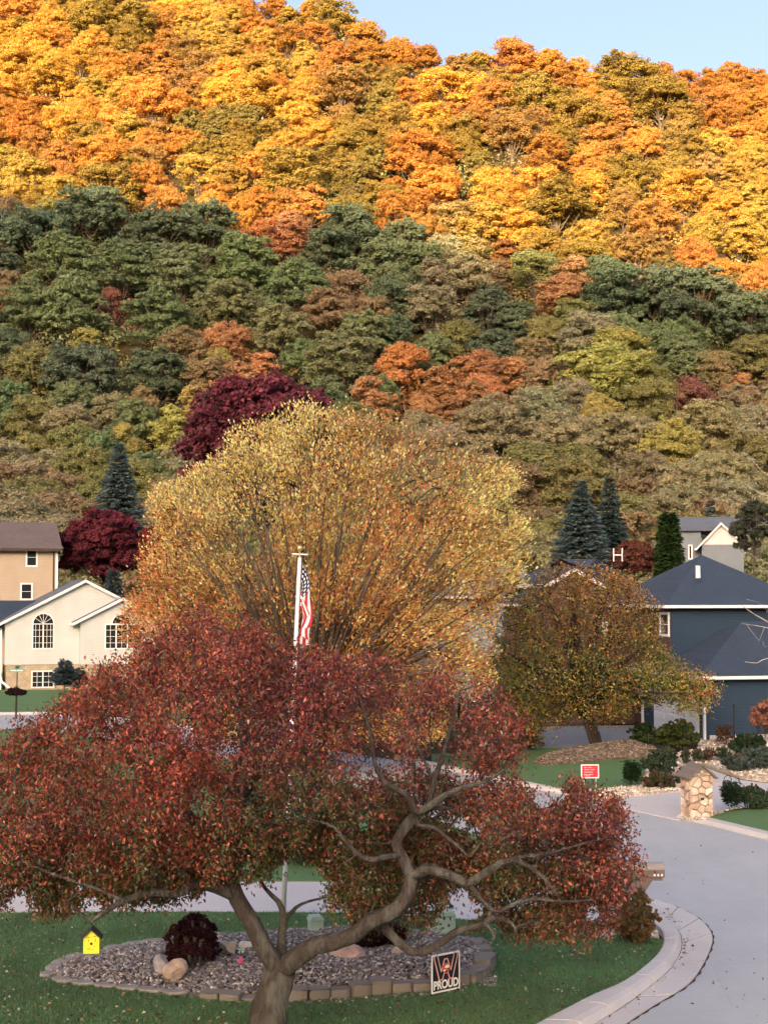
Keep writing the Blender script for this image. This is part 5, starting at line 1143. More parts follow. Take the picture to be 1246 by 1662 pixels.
# ---- bare pale birch at the picture's edge, reaching in from beyond it
bt = Grow(); foot = G(1345, 1330); BY = foot[1]
bt.limb([(foot[0], foot[1], -.1, .2)] + LP([(1340, 1200, BY, .17), (1332, 1080, BY, .15), (1322, 950, BY, .12), (1312, 820, BY, .09), (1300, 700, BY, .06), (1290, 600, BY, .03), (1286, 540, BY, .012)]), .3)
THN = .6
for L_ in ([(1332, 1080, BY, .05), (1290, 1040, BY - .5, .045), (1250, 1012, BY - 1, .035), (1225, 998, BY - 1.2, .028), (1204, 983, BY - 1.4, .015)], [(1330, 1060, BY, .04), (1280, 1030, BY - .4, .03), (1240, 1018, BY - .8, .022), (1203, 1012, BY - 1.3, .012)],
           [(1336, 1120, BY, .04), (1290, 1080, BY - .6, .03), (1246, 1068, BY - 1, .022), (1228, 1076, BY - 1.1, .016), (1208, 1074, BY - 1.2, .01)], [(1322, 950, BY, .04), (1280, 930, BY - .3, .03), (1245, 915, BY - .5, .022), (1228, 905, BY - .6, .014), (1208, 896, BY - .7, .008)],
           [(1312, 830, BY, .04), (1270, 812, BY, .03), (1232, 800, BY, .018), (1206, 784, BY, .008)], [(1310, 800, BY, .04), (1270, 782, BY, .03), (1236, 765, BY, .018), (1212, 735, BY, .007)], [(1303, 730, BY, .03), (1268, 735, BY, .02), (1240, 712, BY, .012), (1242, 690, BY, .006)],
           [(1318, 900, BY, .03), (1280, 868, BY + .4, .02), (1240, 850, BY + .6, .012), (1225, 842, BY + .7, .006)], [(1322, 960, BY, .05), (1370, 900, BY, .03), (1400, 820, BY, .01)], [(1310, 810, BY, .05), (1350, 740, BY, .03), (1380, 670, BY, .01)]):
    bt.limb(LP([(a, b, c, r * THN) for a, b, c, r in L_]), .25)
att, apx = poly_attractors([(1205, 990), (1215, 880), (1212, 720), (1260, 600), (1380, 560), (1430, 800), (1380, 1080), (1290, 1090), (1215, 1075)], 150, BY, 1.6, g, edge=50)
bt.twigs(att, .3, g, sag=.05, tip=.0045, grow=.36, wob=.03)
root = empty('birch_tree', foot, 0, 'bare pale birch whose thin white branches reach over the blue house', 'tree')
t_ = mobj('trunk', bt.mesh('trunk', M_bark3, 10, .02), root); t_.location = tuple(-foot)
# ------------------------------------------------------------------ the stone edged bed
BED = [(78, 1583), (100, 1563), (150, 1549), (230, 1532), (330, 1522), (450, 1518), (600, 1518), (700, 1526), (765, 1541), (786, 1560), (780, 1578), (755, 1594), (700, 1604), (600, 1612), (500, 1620), (400, 1622), (300, 1614), (200, 1604), (110, 1594)]
bpoly = np.array(outline(BED)); bc = crom(np.vstack([bpoly, bpoly[:1]]), .1)[:-1]
def bedh(p):
    px = proj(np.c_[p, np.zeros(len(p))])[:, 0]; e = edge_dist(p, bpoly)
    return .03 + .14 * np.clip((px - 300) / 250, 0, 1) + .05 * np.clip(e / .8, 0, 1)
bed = empty('stone_bed', (0, 0, 0)); bed['kind'] = 'structure'
lo, hi = bpoly.min(0), bpoly.max(0); g = np.random.default_rng(3)
qx, qy = np.meshgrid(np.linspace(lo[0], hi[0], 90), np.linspace(lo[1], hi[1], 50)); pp = np.stack([qx.ravel(), qy.ravel()], 1); ins = in_poly(pp, bpoly)
zz = np.where(ins, bedh(pp) - .03, -.05); ii = (np.arange(49)[:, None] * 90 + np.arange(89)[None]).ravel()
mobj('bed_base', fastmesh('bed_base', np.c_[pp, zz], np.stack([ii, ii + 1, ii + 91, ii + 90], -1), [M_dirt], smooth=True), bed)
pt = g.uniform(lo, hi, (30000, 2)); pt = pt[in_poly(pt, bpoly)][:13000]; pt = pt[edge_dist(pt, bpoly) > .04]
cols = np.array([(.17, .16, .175), (.22, .19, .19), (.11, .105, .12), (.30, .275, .28), (.18, .14, .13), (.22, .225, .26), (.44, .42, .41), (.13, .11, .105)])
o = mobj('gravel', stones_mesh('gravel', np.c_[pt, bedh(pt)], g.uniform(.018, .045, len(pt)), cols, g, M_stone), bed); o['kind'] = 'stuff'
# a few stones spilled past the wall, and along the drive by the shrub
sp = [(790 + g.uniform(-12, 16), 1592 + g.uniform(-10, 8)) for _ in range(160)] + [(84 + g.uniform(-14, 20), 1585 + g.uniform(-8, 6)) for _ in range(60)] + [(g.uniform(430, 760), 0) for _ in range(140)]
sp = [(a, b if b else 1632 - (a - 430) * .075 + g.uniform(-2, 5)) for a, b in sp]
C = np.array([G(a, b, .012) for a, b in sp]); o = mobj('gravel', stones_mesh('gravel', C, g.uniform(.015, .04, len(C)), cols, g, M_stone), bed); o['kind'] = 'stuff'
# retaining wall of scalloped blocks and flat edging
M_block = roadmat('wall_block', (.20, .18, .165), crack=False, patch=.3)
M_slate = simple('edging_stone', (.25, .235, .22), .85, .25, .3, 9, .5, .01)
wall = empty('retaining_wall', (0, 0, 0), 0, 'low curved grey wall of scalloped blocks holding the gravel bed', 'retaining wall')
cpx = proj(np.c_[bc, np.zeros(len(bc))]); d = np.concatenate([[0], np.cumsum(np.linalg.norm(np.diff(bc, axis=0), axis=1))])
def block_mesh(nm, w, dp, h, top=1.0, seed=0):
    g = np.random.default_rng(seed); pts = []
    for k in range(7):
        a = -math.pi / 2 * .9 + math.pi * .9 * k / 6; pts.append((w * .48 * math.sin(a), -dp * .5 - dp * .22 * (math.cos(a) - .15)))
    pts += [(w * .46, dp * .5), (-w * .46, dp * .5)]
    m = MB(); m.slab([(x + g.normal(0, .004), y + g.normal(0, .004)) for x, y in pts], 0, h); o = m.build(nm, M_block, None, bevel=.012); me = o.data; bpy.data.objects.remove(o); return me
bm_ = [block_mesh('wall_block', .36, .26, 1.0, seed=k) for k in range(3)]
s = 0.0; k = 0
order = np.arange(len(bc)); nb = len(bc)
tot = d[-1] + np.linalg.norm(bc[0] - bc[-1])
while s < tot - .2:
    q = np.array([np.interp(s % tot, d, bc[:, 0]), np.interp(s % tot, d, bc[:, 1])]); q2 = np.array([np.interp(min(s + .05, d[-1]), d, bc[:, 0]), np.interp(min(s + .05, d[-1]), d, bc[:, 1])])
    t = unit(q2 - q) if np.linalg.norm(q2 - q) > 1e-6 else np.array([1., 0]); p = proj(np.array([q[0], q[1], 0])); out = np.array([t[1], -t[0]])
    cen = bpoly.mean(0)
    if out @ (q - cen) < 0: out = -out
    ang = math.atan2(out[1], out[0]) + math.pi / 2
    front = p[1] > 1560
    if front and p[0] > 285 or (p[0] > 735):
        hgt = .04 + .15 * float(np.clip((p[0] - 290) / 260, 0, 1)); 
        if not front: hgt = .17
        hgt += .045 * math.sin(k * 1.7)
        b = mobj('wall_block', bm_[k % 3], wall); b.location = (q[0] + out[0] * .02, q[1] + out[1] * .02, -.02); b.rotation_euler = (g.normal(0, .02), g.normal(0, .02), ang + g.normal(0, .04)); b.scale = (1, 1, hgt + .02)
        s += .345
    else:
        if p[0] < 300 or True:
            m = MB(); w = g.uniform(.34, .5); n = 8; pts = [(math.cos(a) * w * .5 * g.uniform(.88, 1.1), math.sin(a) * .15 * g.uniform(.88, 1.1)) for a in np.linspace(0, 2 * math.pi, n, endpoint=False)]
            m.slab(pts, 0, .05); o = m.build('edging_stone', M_slate, wall, bevel=.008); o.location = (q[0], q[1], .0); o.rotation_euler = (g.normal(0, .03), g.normal(0, .03), ang)
        s += .42
    k += 1
# boulders in the bed
def boulder(px, py, wpx, hpx, color, label, seed, tilt=0.0, zb=None, name='boulder', flat=1.0):
    import bmesh
    base = G(px, py, .1 if zb is None else zb); s_ = FPX / base[1]; w, h_ = wpx / s_, hpx / s_
    g = np.random.default_rng(seed); bm = bmesh.new(); bmesh.ops.create_icosphere(bm, subdivisions=3, radius=1)
    ax = rdir(9, g); off = g.uniform(.5, .85, 9)
    for v in bm.verts:
        p = np.array(v.co[:]); 
        for a, o_ in zip(ax, off):
            dd = p @ a
            if dd > o_: p = p - a * (dd - o_) * .95
        p *= 1 + .03 * math.sin(p[0] * 7 + seed) * math.sin(p[1] * 6 + 1) + .02 * math.sin(p[2] * 11)
        v.co = (p[0] * w / 2, p[1] * w * .38, p[2] * h_ / 2 + h_ * .42)
    me = bpy.data.meshes.new(name); bm.to_mesh(me); bm.free()
    me.materials.append(simple(name + '_rock', color, .85, .25, .35, 5, .7, .03)); o = mobj(name, me); o.location = tuple(base); o.rotation_euler = (0, tilt, g.uniform(-.3, .3)); tag(o, label, 'rock'); return o
boulder(257, 1579, 36, 34, (.36, .34, .38), 'smooth grey lilac boulder leaning beside the tan pointed boulder', 1, .3)
boulder(289, 1586, 44, 34, (.42, .33, .28), 'tan pointed boulder in front of the dark purple bush', 2, -.4)
boulder(371, 1551, 38, 28, (.36, .33, .30), 'round grey brown boulder behind the dark purple bush', 3)
boulder(398, 1541, 24, 16, (.62, .61, .58), 'small pale white boulder at the back of the bed', 4)
boulder(562, 1562, 62, 32, (.42, .29, .25), 'long pinkish boulder under the thick bent limb', 5, .05)
boulder(592, 1562, 20, 14, (.32, .38, .42), 'small bluish flat stone beside the pinkish boulder', 6)
boulder(645, 1558, 24, 24, (.42, .36, .33), 'upright pale pink stone beneath the low limb', 7)
boulder(680, 1557, 28, 16, (.42, .33, .25), 'low tan stone between pale stones beside the black sign', 8)
boulder(712, 1546, 26, 16, (.44, .42, .40), 'flat light grey stone behind the black sign', 9)
boulder(150, 1556, 40, 10, (.20, .20, .17), 'flat dark stepping stone beneath the yellow birdhouse', 10, zb=.0)
# planting
PUR = (.055, .022, .028)
bush('barberry_bush', 314, 1566, 92, 76, PUR, 'dark purple barberry bush behind the two leaning boulders', 31, ls=.05, lobes=44, clumps=14, leaves=44, lobe_r=(.28, .42), loose=1.2, zb=.08, tint_mix=((.14, .05, .04), .2))
bush('barberry_bush', 608, 1540, 92, 52, (.035, .018, .02), 'near black barberry bush under the low crabapple limb', 32, ls=.05, lobes=44, clumps=14, leaves=44, lobe_r=(.28, .42), loose=1.2, zb=.1, tint_mix=((.10, .04, .03), .15))
mb = bush('mailbox_shrub', 1028, 1528, 88, 84, (.13, .13, .06), 'green and rust coloured shrub wrapped round the mailbox post', 33, ls=.09, lobes=50, clumps=12, leaves=24, lobe_r=(.18, .3), loose=1.2, tint_mix=((.32, .13, .07), .35))
GR = (.045, .085, .035); BG = (.09, .13, .125)
bush('yew_shrub', 1046, 1214, 54, 46, GR, 'dark green rounded yew at the edge of the garage hedge', 34, ls=.12, lobes=30, leaves=18)
bush('yew_shrub', 1100, 1216, 86, 44, (.095, .125, .045), 'broad lighter green yew before the white garage door', 35, ls=.12, lobes=44, leaves=18, tint_mix=((.05, .08, .03), .3))
bush('juniper_shrub', 1070, 1258, 64, 40, (.06, .095, .06), 'large grey green juniper mound behind the rust edged hedge', 36, ls=.1, lobes=40, leaves=18, loose=1.0)
bush('juniper_shrub', 1082, 1236, 44, 22, (.06, .10, .055), 'low green juniper above the larger juniper mound', 37, ls=.1, lobes=26, leaves=16)
bush('clipped_hedge', 1068, 1278, 58, 24, (.055, .085, .04), 'low clipped hedge with rust red edge before the junipers', 38, ls=.08, lobes=40, leaves=18, flat=.8, tint_mix=((.17, .06, .04), .35))
bush('juniper_shrub', 1104, 1272, 28, 20, (.05, .08, .05), 'small dark juniper beside the stone pillar', 39, ls=.08, lobes=20, leaves=16)
conifer('cone_evergreen', 1025, 1276, 1243, G(1025, 1276)[1], 23, (.04, .075, .035), 'small dark cone evergreen beside the rust edged hedge', 12, 'shrub', zb=0, levels=22, per=14, needle=.1, droop=-.3, power=.55)
conifer('cone_evergreen', 1187, 1314, 1279, G(1187, 1314)[1], 27, (.045, .08, .05), 'cone shaped evergreen beside the stone pillar driveway lawn', 13, 'shrub', zb=0, levels=22, per=14, needle=.1, droop=-.3, power=.6)
bush('juniper_shrub', 1222, 1311, 62, 34, (.055, .095, .055), 'spreading green juniper next to the cone evergreen', 40, ls=.1, lobes=40, leaves=18, flat=.7)
bush('juniper_shrub', 1268, 1311, 60, 44, (.055, .09, .05), 'taller green juniper partly beyond the picture edge by the curb', 41, ls=.1, lobes=40, leaves=18, flat=.7)
bush('juniper_shrub', 1196, 1250, 56, 24, BG, 'low silver blue juniper spreading over pale gravel', 42, ls=.1, lobes=36, leaves=18, flat=.6, loose=1.2)
bush('juniper_shrub', 1228, 1246, 60, 36, (.10, .15, .14), 'taller silver blue juniper over the pale gravel', 43, ls=.1, lobes=40, leaves=18, flat=.6, loose=1.2)
for i, (x, y, w, h_, c, lb) in enumerate([(1112, 1238, 22, 20, (.055, .08, .06), 'first small dark round shrub above the pale gravel'), (1132, 1236, 24, 18, (.05, .075, .05), 'second small round shrub beside the rusty one'), (1150, 1234, 26, 18, (.14, .06, .04), 'small rust coloured round shrub in the gravel row'),
                                       (1172, 1233, 30, 20, (.05, .085, .045), 'dark green round shrub ending the gravel row')]):
    bush('round_shrub', x, y, w, h_, c, lb, 50 + i, ls=.08, lobes=20, leaves=16, group='round shrubs in a row on the gravel')
bush('yew_shrub', 1212, 1222, 76, 30, (.04, .075, .04), 'dark green spreading yew below the peach leaved tree', 55, ls=.1, lobes=40, leaves=18, flat=.7)
bush('grass_clump', 1176, 1208, 46, 32, (.15, .075, .05), 'reddish brown wispy shrub against the navy wall', 56, ls=.09, lobes=16, clumps=7, leaves=10, loose=1.4)
bush('peach_tree', 1238, 1216, 56, 82, (.42, .20, .15), 'small peach leaved tree in front of the navy wall', 57, cat='tree', ls=.14, lobes=34, clumps=8, leaves=14, loose=1.2, h0f=.25)
bush('topiary_tree', 26, 1168, 38, 50, (.035, .022, .025), 'dark mushroom shaped weeping tree on a thin stem by the road', 58, cat='tree', ls=.1, lobes=40, clumps=8, leaves=18, flat=.5, h0f=.72, stems=False)
rt = bpy.data.objects['topiary_tree']; m = MB(); m.tube([(0, 0, -.1), (0, 0, 1.75)], .035, 7); m.build('trunk', M_bark2, rt, smooth=True)
bush('lilac_shrub', 30, 1265, 90, 46, (.13, .19, .09), 'pale green garden shrub behind the crabapple leaves', 59, ls=.12, lobes=34, leaves=16)
bush('garden_shrub', 500, 1400, 150, 60, (.14, .15, .06), 'olive shrub on the lawn strip behind the driveway', 60, ls=.1, lobes=40, leaves=18, tint_mix=((.35, .22, .08), .2))
bush('garden_shrub', 640, 1420, 120, 60, (.07, .085, .04), 'dark green shrub beyond the driveway behind the crabapple limb', 61, ls=.1, lobes=40, leaves=18)
bush('garden_shrub', 830, 1216, 100, 42, (.10, .13, .05), 'leafy green shrub behind the red crabapple twigs', 62, ls=.12, lobes=40, leaves=16, tint_mix=((.3, .14, .05), .25))

# ------------------------------------------------------------------ writing
def text_obj(name, body, size, mat, parent, loc, rot, ext=.002, bold=.0, sx=1.0):
    cu = bpy.data.curves.new(name, 'FONT'); cu.body = body; cu.size = size; cu.extrude = ext; cu.offset = bold; cu.align_x = 'CENTER'; cu.align_y = 'CENTER'
    t_ = bpy.data.objects.new(name, cu); COL.objects.link(t_); dg = bpy.context.evaluated_depsgraph_get(); me = bpy.data.meshes.new_from_object(t_.evaluated_get(dg)); bpy.data.objects.remove(t_)
    me.materials.clear(); me.materials.append(mat); o = mobj(name, me, parent); o.location = loc; o.rotation_euler = rot; o.scale = (sx, 1, 1); return o
M_signw = simple('sign_white', (.82, .83, .85), .45, .4, .03, 2, 0); M_signb = simple('sign_black', (.012, .014, .025), .4, .4, .1, 2, 0); M_org = simple('sign_orange', (.62, .13, .06), .5, .3, .15, 20, 0); M_signr = simple('sign_red', (.55, .025, .05), .45, .4, .08, 3, 0)
# black W PROUD yard sign
sg = G(723, 1617, .0); yaw = R(-33); sign = empty('yard_sign', sg, -yaw * -1 if False else R(38), 'black yard sign with a white lined W emblem and the word PROUD', 'sign')
W2, H2 = .30, .50
m = MB(); m.box(-W2, W2, -.004, .004, .08, .08 + H2 * 1.22); m.build('border', M_signw, sign)
m = MB(); m.box(-W2 + .028, W2 - .028, -.0065, -.0045, .108, .05 + H2 * 1.22); m.build('face', M_signb, sign)
for x in (-.2, .2): m = MB(); m.tube([(x, .006, -.1), (x, .006, .45)], .003, 6); m.build('stake', M_black, sign)
text_obj('letter', 'PROUD', .185, M_signw, sign, (0, -.008, .195), (R(90), 0, 0), .001, .006, .84)
def wshape(sc, w): 
    c = [(-1, 1), (-.52, -1), (0, .55), (.52, -1), (1, 1)]; return [((a[0] * .21 * sc, a[1] * .17 * sc), (b[0] * .21 * sc, b[1] * .17 * sc)) for a, b in zip(c, c[1:])]
for wd, mt_, yy, nm in ((.052, M_org, -.0080, 'emblem_outline'), (.040, M_signw, -.0092, 'emblem'), (.030, M_signb, -.0104, 'emblem_inner')):
    for k_, (a, b) in enumerate(wshape(1.0, wd)):
        a, b = np.array(a), np.array(b); t = unit(b - a); n_ = np.array([-t[1], t[0]]) * wd; a = a - t * wd * .6; b = b + t * wd * .6
        m = MB(); yk = yy - .0002 * k_; m.add([(*p_, ) for p_ in [(a[0] + n_[0], yk, .475 + a[1] + n_[1]), (b[0] + n_[0], yk, .475 + b[1] + n_[1]), (b[0] - n_[0], yk, .475 + b[1] - n_[1]), (a[0] - n_[0], yk, .475 + a[1] - n_[1])]], [(0, 1, 2, 3)]); m.build(nm, mt_, sign)
m = MB(); pts = [(.085 * math.cos(a) * (1 + .12 * math.sin(3 * a)), .47 + .085 * math.sin(a) - .02) for a in np.linspace(0, 6.28, 18, endpoint=False)]; m.prism(pts, -.0130, -.0122); m.build('emblem_centre', M_org, sign)
for (cx, cz, r1, mt_) in ((.02, .475, .04, M_signw), (-.035, .42, .022, M_signw), (.045, .44, .018, M_signb), (-.01, .50, .016, M_signb), (.0, .40, .02, M_signb)):
    m = MB(); m.prism([(cx + r1 * 1.3 * math.cos(a), cz + r1 * .7 * math.sin(a)) for a in np.linspace(0, 6.28, 9, endpoint=False)], -.0145 - r1 * .02, -.0135); m.build('emblem_mark', mt_, sign)
# red yard sign
sg = G(957, 1284, .0); sign = empty('yard_sign', sg, R(4), 'red yard sign with a white border standing by the far curb', 'sign')
m = MB(); m.box(-.3, .3, -.004, .004, .42, .87); m.build('border', M_signw, sign); m = MB(); m.box(-.265, .265, -.007, -.0045, .455, .835); m.build('face', M_signr, sign)
M_pink = simple('sign_pink', (.75, .35, .38), .5, .3, .1, 3, 0)
for r_y, ws in ((.77, (.10, .14, .08)), (.70, (.2, .12)), (.62, (.3,)), (.545, (.12, .16)), (.50, (.2,))):
    x = -.20
    for w in ws: m = MB(); m.box(x, x + w, -.0085, -.0075, r_y - .012, r_y + .016); m.build('print_mark', M_pink, sign); x += w + .03
for x in (-.2, .2): m = MB(); m.tube([(x, .006, -.08), (x, .006, .45)], .008, 6); m.build('stake', M_signw, sign)
# ------------------------------------------------------------------ flagpole
fb = G(459, 1492, 0); top = P(486.5, 905, fb[1] + .2); fp = empty('flagpole', fb, 0, 'leaning white flagpole with gold ball rising before the golden tree', 'flagpole')
tv = Vector(top - fb); m = MB(); m.tube([(0, 0, -.1), tuple(tv * .5), tuple(tv)], [.05, .045, .038], 12); m.build('pole', M_white, fp, smooth=True)
M_gold = simple('gold_ball', (.75, .55, .25), .3, .5, .1, 3, 0, metal=.6)
import bmesh
bm = bmesh.new(); bmesh.ops.create_uvsphere(bm, u_segments=16, v_segments=10, radius=.06); me = bpy.data.meshes.new('ball'); bm.to_mesh(me); bm.free(); me.materials.append(M_gold); me.polygons.foreach_set('use_smooth', np.ones(len(me.polygons), dtype=bool)); o = mobj('ball', me, fp); o.location = tuple(tv + Vector((0, 0, .19)))
m = MB(); m.tube([tuple(tv + Vector((0, 0, .0))), tuple(tv + Vector((0, 0, .14)))], .018, 8); m.build('spindle', M_gold, fp)
m = MB(); m.tube([tuple(tv + Vector((-.16, 0, .075))), tuple(tv + Vector((.16, 0, .06)))], .016, 8); m.build('truck_arm', M_signw, fp)
# flag, hanging in folds
t = NT('flag_cloth'); uv = t.n('ShaderNodeUVMap').outputs[0]; sx = t.n('ShaderNodeSeparateXYZ'); t.l(uv, sx.inputs[0])
def mth(op, a, b=None):
    n = t.n('ShaderNodeMath', operation=op)
    for i, v in enumerate((a, b)):
        if v is None: continue
        if isinstance(v, (int, float)): n.inputs[i].default_value = v
        else: t.l(v, n.inputs[i])
    return n.outputs[0]
u_, v_ = sx.outputs[0], sx.outputs[1]
stripe = mth('LESS_THAN', mth('FRACT', mth('MULTIPLY', v_, 6.5)), .5)   # v from the top: red first
cant = mth('MULTIPLY', mth('LESS_THAN', u_, .4), mth('LESS_THAN', v_, 7 / 13))
su = mth('SUBTRACT', mth('FRACT', mth('MULTIPLY', u_, 15)), .5); sv = mth('SUBTRACT', mth('FRACT', mth('MULTIPLY', v_, 9.3)), .5)
star = mth('LESS_THAN', mth('ADD', mth('MULTIPLY', su, su), mth('MULTIPLY', sv, sv)), .07)
c = t.mix(stripe, (.78, .78, .80), (.42, .03, .055)); c = t.mix(cant, c, t.mix(star, (.02, .03, .09), (.8, .8, .82))); M_flag = t.pbr(c, .8, .2)
NU, NV = 60, 40; V, UV = [], []; g = np.random.default_rng(2)
for iu in range(NU):
    for iv in range(NV):
        u = iu / (NU - 1); v = iv / (NV - 1); hang = u * 1.52
        hz = -v * .93 * (1 - .30 * u)
        sp_f = 1 - math.exp(-hang * 2.2)
        x = .05 + sp_f * (.15 + .12 * math.sin(v * 9 + u * 2.5)) + .045 * u * math.sin(u * 9 + v * 5)
        y = -.03 + sp_f * .075 * math.cos(v * 13 + u * 3) + .02 * math.sin(u * 12)
        z = hz - hang * .86 * sp_f ** .4 * (1 - .12 * v)
        V.append((x - .000 + z * 0.045, y, z)); UV.append((u, v))
ii = (np.arange(NU - 1)[:, None] * NV + np.arange(NV - 1)[None]).ravel(); F = np.stack([ii, ii + 1, ii + NV + 1, ii + NV], -1)
me = fastmesh('flag', np.array(V), F, [M_flag], smooth=True); uvl = me.uv_layers.new(name='UVMap'); uvl.data.foreach_set('uv', np.array(UV, dtype=np.float32)[F.ravel()].ravel())
fl = mobj('flag', me); fl.location = tuple(Vector(fb) + tv - Vector((0, 0, .12))); tag(fl, 'limp striped flag with stars hanging in folds from the flagpole', 'flag')
# ------------------------------------------------------------------ birdhouse on the twig
hk = P(149, 1494, 19.6); bh = empty('birdhouse', P(149.5, 1545, 19.6), R(6), 'bright yellow birdhouse with dark roof hanging from a crabapple twig', 'birdhouse')
M_yel = simple('yellow_paint', (.80, .66, .04), .55, .35, .1, 12, .1); s_ = FPX / 19.6; bw = 12.5 / s_; bh_w = 25 / s_; bh_p = 37 / s_
m = MB(); m.prism([(-bw, 0), (bw, 0), (bw, bh_w), (0, bh_p), (-bw, bh_w)], -bw * .9, bw * .9); m.build('box', M_yel, bh)
M_dg = simple('dark_green_roof', (.04, .055, .05), .7, .2, .2, 8, 0)
for sg_ in (-1, 1): m = MB(); m.plate([(sg_ * bw * 1.35, -bw * 1.25, bh_w - .035 + .02), (0, -bw * 1.25, bh_p + .02), (0, bw * 1.25, bh_p + .02), (sg_ * bw * 1.35, bw * 1.25, bh_w - .035 + .02)], .015); m.build('roof', M_dg, bh)
m = MB(); m.prism([(.018 * math.cos(a), bh_w * .62 + .018 * math.sin(a)) for a in np.linspace(0, 6.28, 12, endpoint=False)], -bw * .9 - .003, -bw * .9 - .001); m.build('entrance', M_black, bh)
M_olv = simple('olive_print', (.30, .26, .03), .6, .3, .1, 9, 0)
for (x, z, w, h_) in ((-.04, .21, .05, .010), (.045, .22, .04, .012), (-.035, .17, .012, .035), (.05, .17, .012, .04), (-.03, .06, .05, .008), (.04, .09, .008, .03), (.02, .05, .03, .008)): m = MB(); m.box(x - w / 2, x + w / 2, -bw * .9 - .0035, -bw * .9 - .001, z - h_ / 2, z + h_ / 2); m.build('print_mark', M_olv, bh)
m = MB(); m.tube([(0, 0, bh_p), (0, 0, float(hk[2] - bh.location[2]))], .006, 6); m.build('hanger', M_black, bh)
# garden ornament and utility boxes
orn = empty('garden_ornament', G(391, 1566, .12), 0, 'tiny pink and green garden ornament beside the crabapple trunk', 'ornament')
M_mint = simple('mint_paint', (.34, .47, .39), .6, .3, .1, 3, 0); M_mag = simple('pink_paint', (.62, .10, .22), .6, .3, .1, 9, 0)
m = MB(); m.tube([(0, 0, -.1), (0, 0, .28)], .008, 6); m.build('stake', M_black, orn)
m = MB(); m.tube([(0, 0, .02), (0, 0, .07), (0, 0, .14)], [.035, .05, .02], 8); m.build('body', M_mag, orn)
for k in range(5): a = k * 1.2566; m = MB(); m.add([(0, -.012, .26), (.07 * math.cos(a), -.02, .26 + .07 * math.sin(a)), (.06 * math.cos(a + .7), -.005, .26 + .06 * math.sin(a + .7))], [(0, 1, 2)]); m.build('petal', M_mint, orn)
def ubox(px, py, w, d_, h_, label, yaw=0.1):
    r = empty('utility_box', G(px, py, 0), yaw, label, 'utility box'); m = MB(); m.box(-w / 2, w / 2, -d_ / 2, d_ / 2, -.05, h_ * .8); m.build('cabinet', M_mint, r, bevel=.012)
    m = MB(); m.prism([(-w / 2 - .02, h_ * .8 + .002), (w / 2 + .02, h_ * .8 + .002), (w / 2 - .03, h_), (-w / 2 + .03, h_)], -d_ / 2 - .02, d_ / 2 + .02); m.build('lid', M_mint, r, bevel=.008); m = MB(); m.box(w * .2, w * .2 + .03, -d_ / 2 - .02, -d_ / 2 - .001, h_ * .4, h_ * .5); m.build('latch', M_black, r)
ubox(716, 1516, .48, .42, .46, 'wide pale mint utility box behind the low crabapple limb'); ubox(512, 1524, .26, .24, .44, 'narrow pale mint utility pedestal behind the crabapple fork', .3)
# small garden flag and street sign
gf = empty('garden_flag', G(513, 1312, 0), .1, 'small red white and blue garden flag seen through the leaves', 'flag'); m = MB(); m.tube([(-.15, 0, -.1), (-.15, 0, .8)], .01, 6); m.build('stake', M_black, gf)
M_bl = simple('flag_blue', (.03, .06, .35), .7, .2, .1, 3, 0)
for z0, z1, mt_ in ((.58, .76, M_bl), (.50, .579, M_signw), (.42, .499, M_signr)): m = MB(); m.box(-.15, .13, -.004, .004, z0, z1); m.build('band', mt_, gf)
ss = empty('street_sign', G(26, 1164, 0), R(-4), 'green street name sign on a thin pole above the mushroom shaped tree', 'sign'); M_grn = simple('sign_green', (.10, .38, .28), .5, .3, .08, 3, 0)
zt = P(26, 1088, ss.location[1])[2]; m = MB(); m.tube([(0, .15, -.1), (0, .15, zt + .12)], .03, 8); m.build('pole', M_black, ss)
m = MB(); m.box(-.42, .42, .105, .115, zt - .1, zt + .07); m.build('name_plate', M_grn, ss)
for k, (x, w) in enumerate(((-.34, .1), (-.2, .16), (.0, .1), (.14, .18))): m = MB(); m.box(x, x + w, .101, .104, zt - .04, zt + .015); m.build('print_mark', M_signw, ss)
m = MB(); m.box(-.005, .005, -.2, .5, zt + .09, zt + .22); m.build('name_plate', M_grn, ss)
# ------------------------------------------------------------------ brown mailbox
mbx = empty('mailbox', G(1034, 1512, 0), R(2), 'brown mailbox with a paper holder on a flared post at the curb', 'mailbox'); s_ = FPX / mbx.location[1]; M_mb = simple('brown_plastic', (.17, .13, .12), .6, .35, .12, 6, .1); M_mb2 = simple('grey_brown_lid', (.30, .27, .26), .5, .4, .08, 6, 0)
H_ = (1512 - 1450) / s_; top_ = (1512 - 1403) / s_
m = MB(); m.box(-.07, .07, -.07, .07, -.1, H_ + .06); m.build('post', M_mb, mbx, bevel=.01)
m = MB(); m.prism([(-.2, H_ + .28), (-.07, H_ - .05), (.09, H_ - .05), (.30, H_ + .28)], -.1, .1); m.build('bracket', M_mb, mbx, bevel=.01)
x0, x1 = -.36, (1076 - 1034) / s_
m = MB(); pr = [(-.12, 0), (.12, 0), (.12, .17), (.09, .235), (.04, .265), (-.04, .265), (-.09, .235), (-.12, .17)]; zb = top_ - .27
n = len(pr); m.add([(x0, y, zb + z) for y, z in pr] + [(x1, y, zb + z) for y, z in pr], [tuple(range(n)), tuple(reversed(range(n, 2 * n)))] + [(i, (i + 1) % n, n + (i + 1) % n, n + i) for i in range(n)]); m.build('box', M_mb, mbx, bevel=.008)
